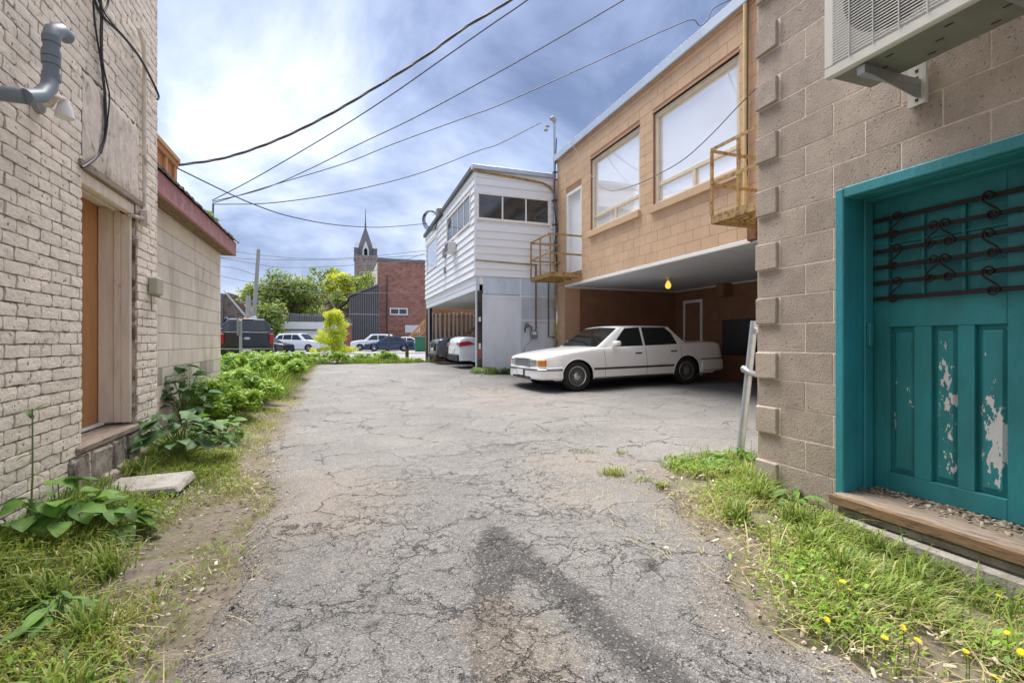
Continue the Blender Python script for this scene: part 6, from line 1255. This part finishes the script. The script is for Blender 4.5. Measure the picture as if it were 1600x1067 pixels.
# small broad weed leaves near the ground
def small_leaves(X, Y, size, seed, label, mt='foliage_bright', lift=.05):
    g = np.random.default_rng(seed); n = len(X); Z = ground_z(X, Y)+g.uniform(0, lift, n); a = g.uniform(0, 6.28, n); s = size*g.uniform(.5, 1.5, n); tl = g.uniform(-.1, .8, n); dx, dy = np.cos(a), np.sin(a); P = np.stack([X, Y, Z], -1); D_ = np.stack([dx*np.cos(tl), dy*np.cos(tl), np.sin(tl)], -1); W_ = np.stack([-dy, dx, 0*dx], -1); s = s[:, None]; up = np.array([0, 0, .22])
    V = np.stack([P, P+D_*s*.9+W_*s*.42+up*s, P+D_*s*2.1-up*s*.8, P+D_*s*.9-W_*s*.42+up*s], 1).reshape(-1, 3)
    o = mobj('ground_weeds', np_mesh('ground_weeds', V, np.arange(4*n).reshape(n, 4), mt, tint=np.repeat(np.clip(.3+.2*g.normal(size=n), 0, 1), 4))); return tag(o, label, 'weeds', kind='stuff')
X, Y = field(22000, -1.7, -.35, 1.0, 9, lambda a, b: denL(a, b)*np.clip(vnoise(a, b, 5, 77)+.45, 0, 1), 51); small_leaves(X, Y, .013, 52, 'small broad weeds mixed in the grass on the left')
X, Y = field(20000, 1.5, 3.6, .8, 3.8, lambda a, b: denR(a, b)*np.clip(vnoise(a, b, 6, 78)+.5, 0, 1), 53); small_leaves(X, Y, .014, 54, 'small broad weeds mixed in the grass on the right')
# tufts in asphalt cracks
def tuft(label, x, y, n, r, h, seed, tb=.4):
    g = np.random.default_rng(seed); X = x+g.normal(0, r, n); Y = y+g.normal(0, r*.8, n); return blades('grass_tuft', X, Y, h*g.uniform(.4, 1.4, n), tb+.2*g.normal(size=n), wd=.003, lean=.7, seed=seed, kind=None, label=label, cat='grass tuft')
for i, (x, y, n, r, h, lb) in enumerate([(1035, 290, 260, .07, .035, 'yellowish grass tuft in a crack, leftmost of the row before the white saloon'), (1140, 290, 70, .03, .05, 'tiny upright grass tuft in the asphalt, farthest from the camera'), (1115, 355, 240, .06, .06, 'largest grass tuft in the asphalt cracks of the parking area'), (1200, 375, 220, .045, .035, 'low grass tuft between the largest tuft and the pipe post'), (1260, 387, 130, .028, .035, 'small dark green tuft nearest the pipe post')]):
    p = onZ(400+x/2, 560+y/2, .02); tuft(lb, p.x, p.y, n, r, h, 60+i, .35+.1*(i % 3)); 
def clump_row(x0, x1, y0, y1, n, h, seed, label):
    g = np.random.default_rng(seed); X = g.uniform(x0, x1, n); Y = g.uniform(y0, y1, n); blades('grass', X, Y, h*g.uniform(.4, 1.5, n), .3+.2*g.normal(size=n), wd=.008, lean=.7, seed=seed, label=label)
clump_row(3.3, 5.2, 12.3, 12.85, 1500, .13, 71, 'ragged grass at the foot of the white panel wall'); clump_row(-4, 3.6, 19.5, 22.5, 7000, .18, 72, 'weedy grass along the end of the alley'); clump_row(-3.8, -.8, 9.8, 20, 9000, .2, 73, 'grass beneath the leafy weeds on the left')
for nm, sd, cen in (('left', 91, [(-1.25, 1.35), (-.95, 1.5), (-1.1, 1.85), (-1.4, 1.75), (-.8, 1.3), (-1.35, 2.2), (-1.0, 2.7), (-.75, 1.75), (-1.45, 4.4), (-1.1, 2.45), (-.85, 2.15)]), ('right', 92, [(2.35, 1.9), (2.6, 2.2), (2.2, 1.6), (2.75, 2.6), (2.9, 2.75), (2.5, 1.5), (3.0, 2.95), (2.25, 2.3), (2.7, 1.8)])):
    g = np.random.default_rng(sd); X = np.concatenate([x+g.normal(0, .035, 120) for x, y in cen]); Y = np.concatenate([y+g.normal(0, .035, 120) for x, y in cen]); n = len(X)
    blades('tall_grass', X, Y, g.uniform(.05, .15, n), .35+.16*g.normal(size=n)+.3*(g.random(n) < .12), wd=.0042, lean=.6, seed=sd, label='taller tufts of coarse grass standing in the '+nm+' verge')
def flakes(nm, n, xa, xb, ya, yb, dn, lb):
    g = np.random.default_rng(n); X, Y = field(n*2, xa, xb, ya, yb, lambda a, b: np.clip(dn(a, b)*.5+.4, 0, 1)*((a < edge_l(b)+.1) | (a > edge_r(b)-.12)), n); pts = list(zip(X, Y))[:n]; it = iter(pts); cur = [None]
    def fx(): cur[0] = next(it, (X[0], Y[0])); return cur[0][0]
    return tag(scatter_flakes('leaf_litter', min(n, len(pts)), fx, lambda: cur[0][1], lambda x, y: gz(x, y)-.012+random.uniform(0, .02), .003, .010, 'litter', flat=.12), lb, 'litter', kind='stuff')
flakes('l', 1500, -1.58, -.35, 1.0, 5.5, denL, 'dead leaves and twigs littering the left verge'); flakes('r', 1300, 1.5, 2.95, .85, 3.4, denR, 'dead leaves and twigs littering the right verge')
# dandelions
DH = MB()
for k in range(2):
    for i in range(14): a = i*.449+k*.2; r = .014-.004*k; DH.add([(0, 0, .002+.003*k), (r*math.cos(a-.18), r*math.sin(a-.18), .004+.003*k), (r*1.25*math.cos(a), r*1.25*math.sin(a), .002+.004*k), (r*math.cos(a+.18), r*math.sin(a+.18), .004+.003*k)], [(0, 1, 2, 3)])
dme = DH.mesh('flower_head', 'flower_yellow'); sme = MB().tube([(0, 0, -.09), (.004, 0, -.04), (0, 0, 0)], .0016, 5).mesh('stem', 'stem_green')
dn_lab = ['by the corner of the taupe block wall', 'upper left of the bunch of three in mid strip', 'in the bunch of three, lower one', 'standing alone above the bunch of three', 'low at the asphalt edge, leftmost of the lower flowers', 'at the asphalt edge below the bunch of three', 'largest at the lower asphalt edge', 'half closed beside the largest lower flower', 'orange-tinged near the bottom of the grass strip', 'large and bright toward the right edge', 'at the right edge of the picture', 'closest to the footing of the teal door', 'withered orange one in the middle of the strip', 'at the very bottom of the picture', 'small one touching the orange-tinged flower']
for i, (x, y) in enumerate([(105, 190), (577, 550), (610, 590), (740, 535), (497, 745), (790, 835), (915, 870), (960, 850), (1220, 935), (1415, 810), (1490, 910), (1375, 625), (885, 785), (1355, 1040), (1205, 905)]):
    p = onZ(1140+x/3.263, 740+y/3.263, .07); t = thing('dandelion', 'yellow dandelion flower '+dn_lab[i], 'flower', p, 0, 'dandelions in the right grass strip'); s = random.uniform(.5, .85); mobj('flower_head', dme, t, rot=(random.uniform(-.6, .6), random.uniform(-.8, .2), random.uniform(0, 6)), scale=(s, s, s)); mobj('stem', sme, t)
# big-leaved weeds: every large leaf is a part
def leaf_mesh(seed, mt, wide=1.0):
    rnd = random.Random(seed); m = MB(); n, q = 7, 4; rows = []
    for i in range(n+1):
        t = i/n; w = wide*.5*(math.sin(math.pi*min(1, t**.62))**.75)*(1-.15*t)+.012; back = -.12*(1-t)**3 if t < .3 else 0; r = []
        for k in range(-q, q+1):
            s = k/q; x = t+back*abs(s)*2-.10*max(0, .25-t)*4*abs(s); r.append((x, w*s, .10*abs(s)**1.3*w*2-.28*t*t+.015*math.sin(9*t+4*s+seed)+rnd.uniform(-.006, .006)))
        rows.append(r)
    return m.grid(rows).mesh('leaf', mt, smooth=80)
LM = {mt: [leaf_mesh(i, mt) for i in range(4)] for mt in ('leaf_green', 'leaf_dark')}
LN = {mt: [leaf_mesh(i+9, mt, .45) for i in range(3)] for mt in ('leaf_green', 'leaf_dark')}
def leafy(label, x, y, n, rad, h, lsize, mt, seed, group=None, name='broadleaf_weed', narrow=False, z=None):
    rnd = random.Random(seed); t = thing(name, label, 'plant', (x, y, gz(x, y)-.03 if z is None else z), 0, group); st = MB(); S_ = (LN if narrow else LM)[mt]
    for i in range(n):
        a = rnd.uniform(0, 6.28); rr = rad*math.sqrt(rnd.random())*.9; hh = h*(1-.6*(rr/rad)**2)*rnd.uniform(.45, 1.0); b = Vector((rnd.uniform(-.1, .1)*rad, rnd.uniform(-.1, .1)*rad, 0)); tip = Vector((rr*math.cos(a), rr*math.sin(a), hh)); mid = b.lerp(tip, .5)+Vector((0, 0, hh*.2)); st.tube([b, mid, tip], [.004, .0035, .0025], 5, cap=False)
        s = lsize*rnd.uniform(.55, 1.15); mobj('leaf', rnd.choice(S_), t, loc=tip, rot=(rnd.uniform(-.35, .35), rnd.uniform(-.35, .45), a+rnd.uniform(-.7, .7)), scale=(s, s, s))
    st.build('stems', 'stem_green', t); return t
G4 = 'broad-leaved weeds along the left walls'
leafy('large-leaved weed at the foot of the brick wall left of the door step', -1.36, 3.1, 36, .24, .36, .105, 'leaf_green', 1, G4)
leafy('big-leaved weed spreading over the right end of the door sill', -1.28, 4.85, 60, .38, .50, .125, 'leaf_dark', 2, G4)
leafy('bright leaves fanning beside the stone slab', -1.2, 3.22, 22, .22, .20, .11, 'leaf_green', 3, G4)
leafy('dark glossy weed climbing against the cream block wall', -1.78, 7.0, 60, .34, .74, .13, 'leaf_dark', 4, G4)
leafy('low leafy weed between the door sill and the dark weed', -1.15, 5.6, 44, .3, .34, .10, 'leaf_green', 5, G4)
leafy('single low pair of pale leaves at the left edge of the picture', -1.22, 2.35, 6, .12, .10, .12, 'leaf_green', 6, G4)
leafy('broad rosette against the wall corner at the lower left', -1.35, 2.6, 10, .16, .12, .10, 'leaf_dark', 12, G4)
t = thing('seedling_stalk', 'tall thin green stalk with a yellow bud against the brick wall', 'plant', (-1.42, 3.02, .1), 0, G4); MB().tube([(0, 0, 0), (.01, 0, .3), (0, .02, .62)], [.005, .004, .003], 6).build('stalk', 'stem_green', t)
for i, (z, a, s) in enumerate([(.60, .3, .07), (.58, 2.5, .06), (.40, 3.2, .06), (.30, .5, .05), (.18, 2, .08)]): mobj('leaf', LN['leaf_green'][i % 3], t, loc=(0, .01, z), rot=(.2, -.9 if i < 2 else .2, a), scale=(s, s, s))
leafy('small weed growing on the roof behind the pink fascia', *tuple(onX(322, 322, -2.0))[:2], 16, .14, .3, .12, 'leaf_green', 7, None, 'roof_weed', z=2.86)
G5 = 'weeds around the pipe post'
leafy('bushy weed at the foot of the pipe post', 3.3, 3.35, 26, .2, .17, .10, 'leaf_green', 8, G5, narrow=True); leafy('flat leafy weed left of the pipe post', 3.02, 3.42, 24, .24, .09, .11, 'leaf_green', 9, G5, narrow=True); leafy('rosette of jagged leaves before the block corner', 3.0, 3.12, 14, .14, .10, .12, 'leaf_green', 10, G5, narrow=True)
leafy('dandelion leaves below the teal frame at the wall foot', 2.86, 2.45, 14, .14, .12, .13, 'leaf_green', 13, G5, narrow=True)
leafy('coarse grass-like rosette at the lower left of the picture', -1.0, 1.62, 34, .14, .14, .085, 'leaf_green', 14, G4, narrow=True)
leafy('pointed green weed left of the gravel patch', -.98, 2.25, 22, .10, .15, .08, 'leaf_green', 15, G4, narrow=True)
# mass of leafy weeds by the cream block building
CM = []
for s in range(4):
    rnd = random.Random(100+s); C = []; R_ = []; st = MB()
    for i in range(26): a = rnd.uniform(0, 6.28); rr = .42*math.sqrt(rnd.random()); z = .50*(1-.55*(rr/.42)**2)*rnd.uniform(.6, 1); C.append((rr*math.cos(a), rr*math.sin(a), z)); R_.append(rnd.uniform(.07, .13)); st.tube([(rr*.2*math.cos(a), rr*.2*math.sin(a), 0), (rr*.7*math.cos(a), rr*.7*math.sin(a), z*.6), C[-1]], .004, 4, cap=False)
    V, Fq, T_ = leaf_cloud(C, R_, 1900, .036, 200+s, flat=1.5); CM.append((np_mesh('foliage', V, Fq, 'foliage_bright', tint=T_), st.mesh('stems', 'stem_green')))
spots = []; rnd = random.Random(77)
for i in range(44):
    y = 7.2+13.0*(i/43)**.9; x0 = -1.75 if y < 9.8 else -3.6; x = rnd.uniform(x0, -1.0 if y > 8 else -1.15)
    spots.append((x, y, rnd.uniform(.7, 1.15)*(1.0 if y < 11 else .95)))
for i in range(15): spots.append((-3.2+i*.45+rnd.uniform(-.1, .1), 20.4+rnd.uniform(-.2, .9), rnd.uniform(.85, 1.15) if i < 12 else rnd.uniform(.4, .6)))
ORD = ['nearest', 'second nearest', 'third nearest', 'fourth nearest', 'fifth nearest', 'sixth nearest', 'seventh nearest', 'eighth nearest', 'ninth nearest', 'tenth nearest', 'eleventh nearest', 'twelfth nearest']
cnt_ = {}
def wlab(i, x, y, s):
    if i >= 44: z_, nm = 'row', ' leafy weed in the row closing the alley end, counted from the left'
    elif y < 9.8: z_, nm = 'wall', ' leafy green weed along the cream block wall'
    elif x < -2.5: z_, nm = 'hid', ' leafy weed in the left half of the mass behind the cream block building'
    elif y < 15: z_, nm = 'mid', ' leafy weed in the right half of the mass beyond the cream block building'
    else: z_, nm = 'far', ' leafy weed in the far right part of the mass before the pickup truck'
    k = cnt_[z_] = cnt_.get(z_, -1)+1
    if k == 12 and z_ != 'row': return 'thirteenth nearest'+nm
    if z_ == 'row': return ('leftmost second third fourth fifth sixth seventh eighth ninth tenth eleventh twelfth thirteenth fourteenth rightmost'.split()[k])+nm
    return (ORD[k] if k < 12 else 'backmost right' if i % 2 else 'backmost left')+nm
for i, (x, y, s) in enumerate(spots):
    t = thing('leafy_weed', wlab(i, x, y, s), 'plant', (x, y, gz(x, y)-.03), rnd.uniform(0, 6.28), 'leafy bright green weeds filling the left verge'); t.scale = (s, s, s*rnd.uniform(.85, 1.15)); f_, s2 = CM[i % 4]; mobj('foliage', f_, t); mobj('stems', s2, t)
# pebbles, debris
def scatter(name, n, fx, smin, smax, seed, label, mt='pebble', tlo=0, thi=1):
    g = np.random.default_rng(seed); X, Y = fx(g, n); n = len(X); Z = ground_z(X, Y); s = smin+(smax-smin)*g.random(n)**4; oc = np.array([(1, 0, 0), (0, 1, 0), (-1, 0, 0), (0, -1, 0), (0, 0, .7), (0, 0, -.6)]); a = g.uniform(0, 6.28, n); ca, sa = np.cos(a), np.sin(a)
    V = oc[None]*g.uniform(.6, 1.3, (n, 6, 1)); V = np.stack([V[..., 0]*ca[:, None]-V[..., 1]*sa[:, None]*.75, V[..., 0]*sa[:, None]+V[..., 1]*ca[:, None]*.75, V[..., 2]*.8], -1)*s[:, None, None]+np.stack([X, Y, Z+s*.3], -1)[:, None]
    t3 = np.array([(0, 1, 4), (1, 2, 4), (2, 3, 4), (3, 0, 4), (1, 0, 5), (2, 1, 5), (3, 2, 5), (0, 3, 5)]); Fq = (np.arange(n)[:, None, None]*6+t3[None]).reshape(-1, 3)
    return tag(mobj(name, np_mesh(name, V.reshape(-1, 3), Fq, mt, tint=np.repeat(g.uniform(tlo, thi, n), 6))), label, 'gravel', kind='stuff')
def fedge(g, n):
    Y = .9+7*g.random(n)**1.5; side = g.random(n) < .6; X = np.where(side, edge_l(Y)+g.normal(-.05, .16, n), edge_r(Y)+g.normal(-.02, .14, n)); k = (X > -1.5) & (X < 2.95) & ((Y < 3.3) | side); return X[k], Y[k]
scatter('loose_gravel', 9000, fedge, .0015, .011, 81, 'loose gravel along both edges of the asphalt')
scatter('loose_gravel', 6000, lambda g, n: (g.uniform(-.6, 2.1, n), .9+5*g.random(n)**1.4), .001, .006, 82, 'fine grit scattered over the asphalt')
def lump(label, px, py, s, mt='tyre', z=.01, name='stone', cat='stone'):
    p = onZ(px, py, z); rnd = random.Random(px); rows = []; n = 8
    for i in range(6): ph = -math.pi/2+math.pi*i/5; rows.append([(s*math.cos(ph)*math.cos(a)*rnd.uniform(.8, 1.2), s*math.cos(ph)*math.sin(a)*rnd.uniform(.7, 1.1), s*.7*math.sin(ph)*rnd.uniform(.85, 1.1)) for a in np.linspace(0, 2*math.pi, n+1)[:-1]]); rows[-1].append(rows[-1][0])
    o = MB().grid(rows).build(name, mt, smooth=60); o.location = (p.x, p.y, gz(p.x, p.y)+s*.35); tag(o, label, cat)
lump('black lump of tar on the asphalt at the lower left', 362, 946, .011); lump('small black stone right of the tar lump', 440, 972, .005); lump('pale flattened pebble left of the centre of the asphalt', 427, 763, .02, 'concrete'); lump('whitish scrap on the asphalt near the right verge', 1042, 857, .014, 'sign_white', name='scrap', cat='litter'); lump('dark scrap beside the whitish one on the asphalt', 1020, 850, .012)
for i, (px, py, s) in enumerate([(462, 572, .12), (470, 570, .09), (455, 576, .08), (476, 574, .06), (466, 577, .05)]): lump(['largest pale rock of the small heap at the weed edge', 'second pale rock behind the largest in the heap', 'left pale rock of the small heap', 'right pale rock of the small heap', 'smallest pale rock at the front of the heap'][i], px, py, s, 'concrete', .2)
for i, (px, py) in enumerate([(336, 877), (319, 890), (304, 907), (263, 945), (243, 950), (24, 948)]):
    p = onZ(px, py, .05); o = MB().lathe([(0, -.008), (.005, -.006), (.007, -.002), (.008, .001), (.006, .005), (.003, .007), (0, .008)], 9, 'Z').build('dandelion_clock', 'dandelion_clock', smooth=True); o.location = (p.x, p.y, gz(p.x, p.y)+.015); tag(o, 'white seed head lying in the dry grass '+['nearest the asphalt', 'second from the asphalt', 'third from the asphalt', 'right of the pair in the dirt patch', 'left of the pair in the dirt patch', 'at the left edge of the picture'][i], 'seed head', 'white seed heads in the left verge')
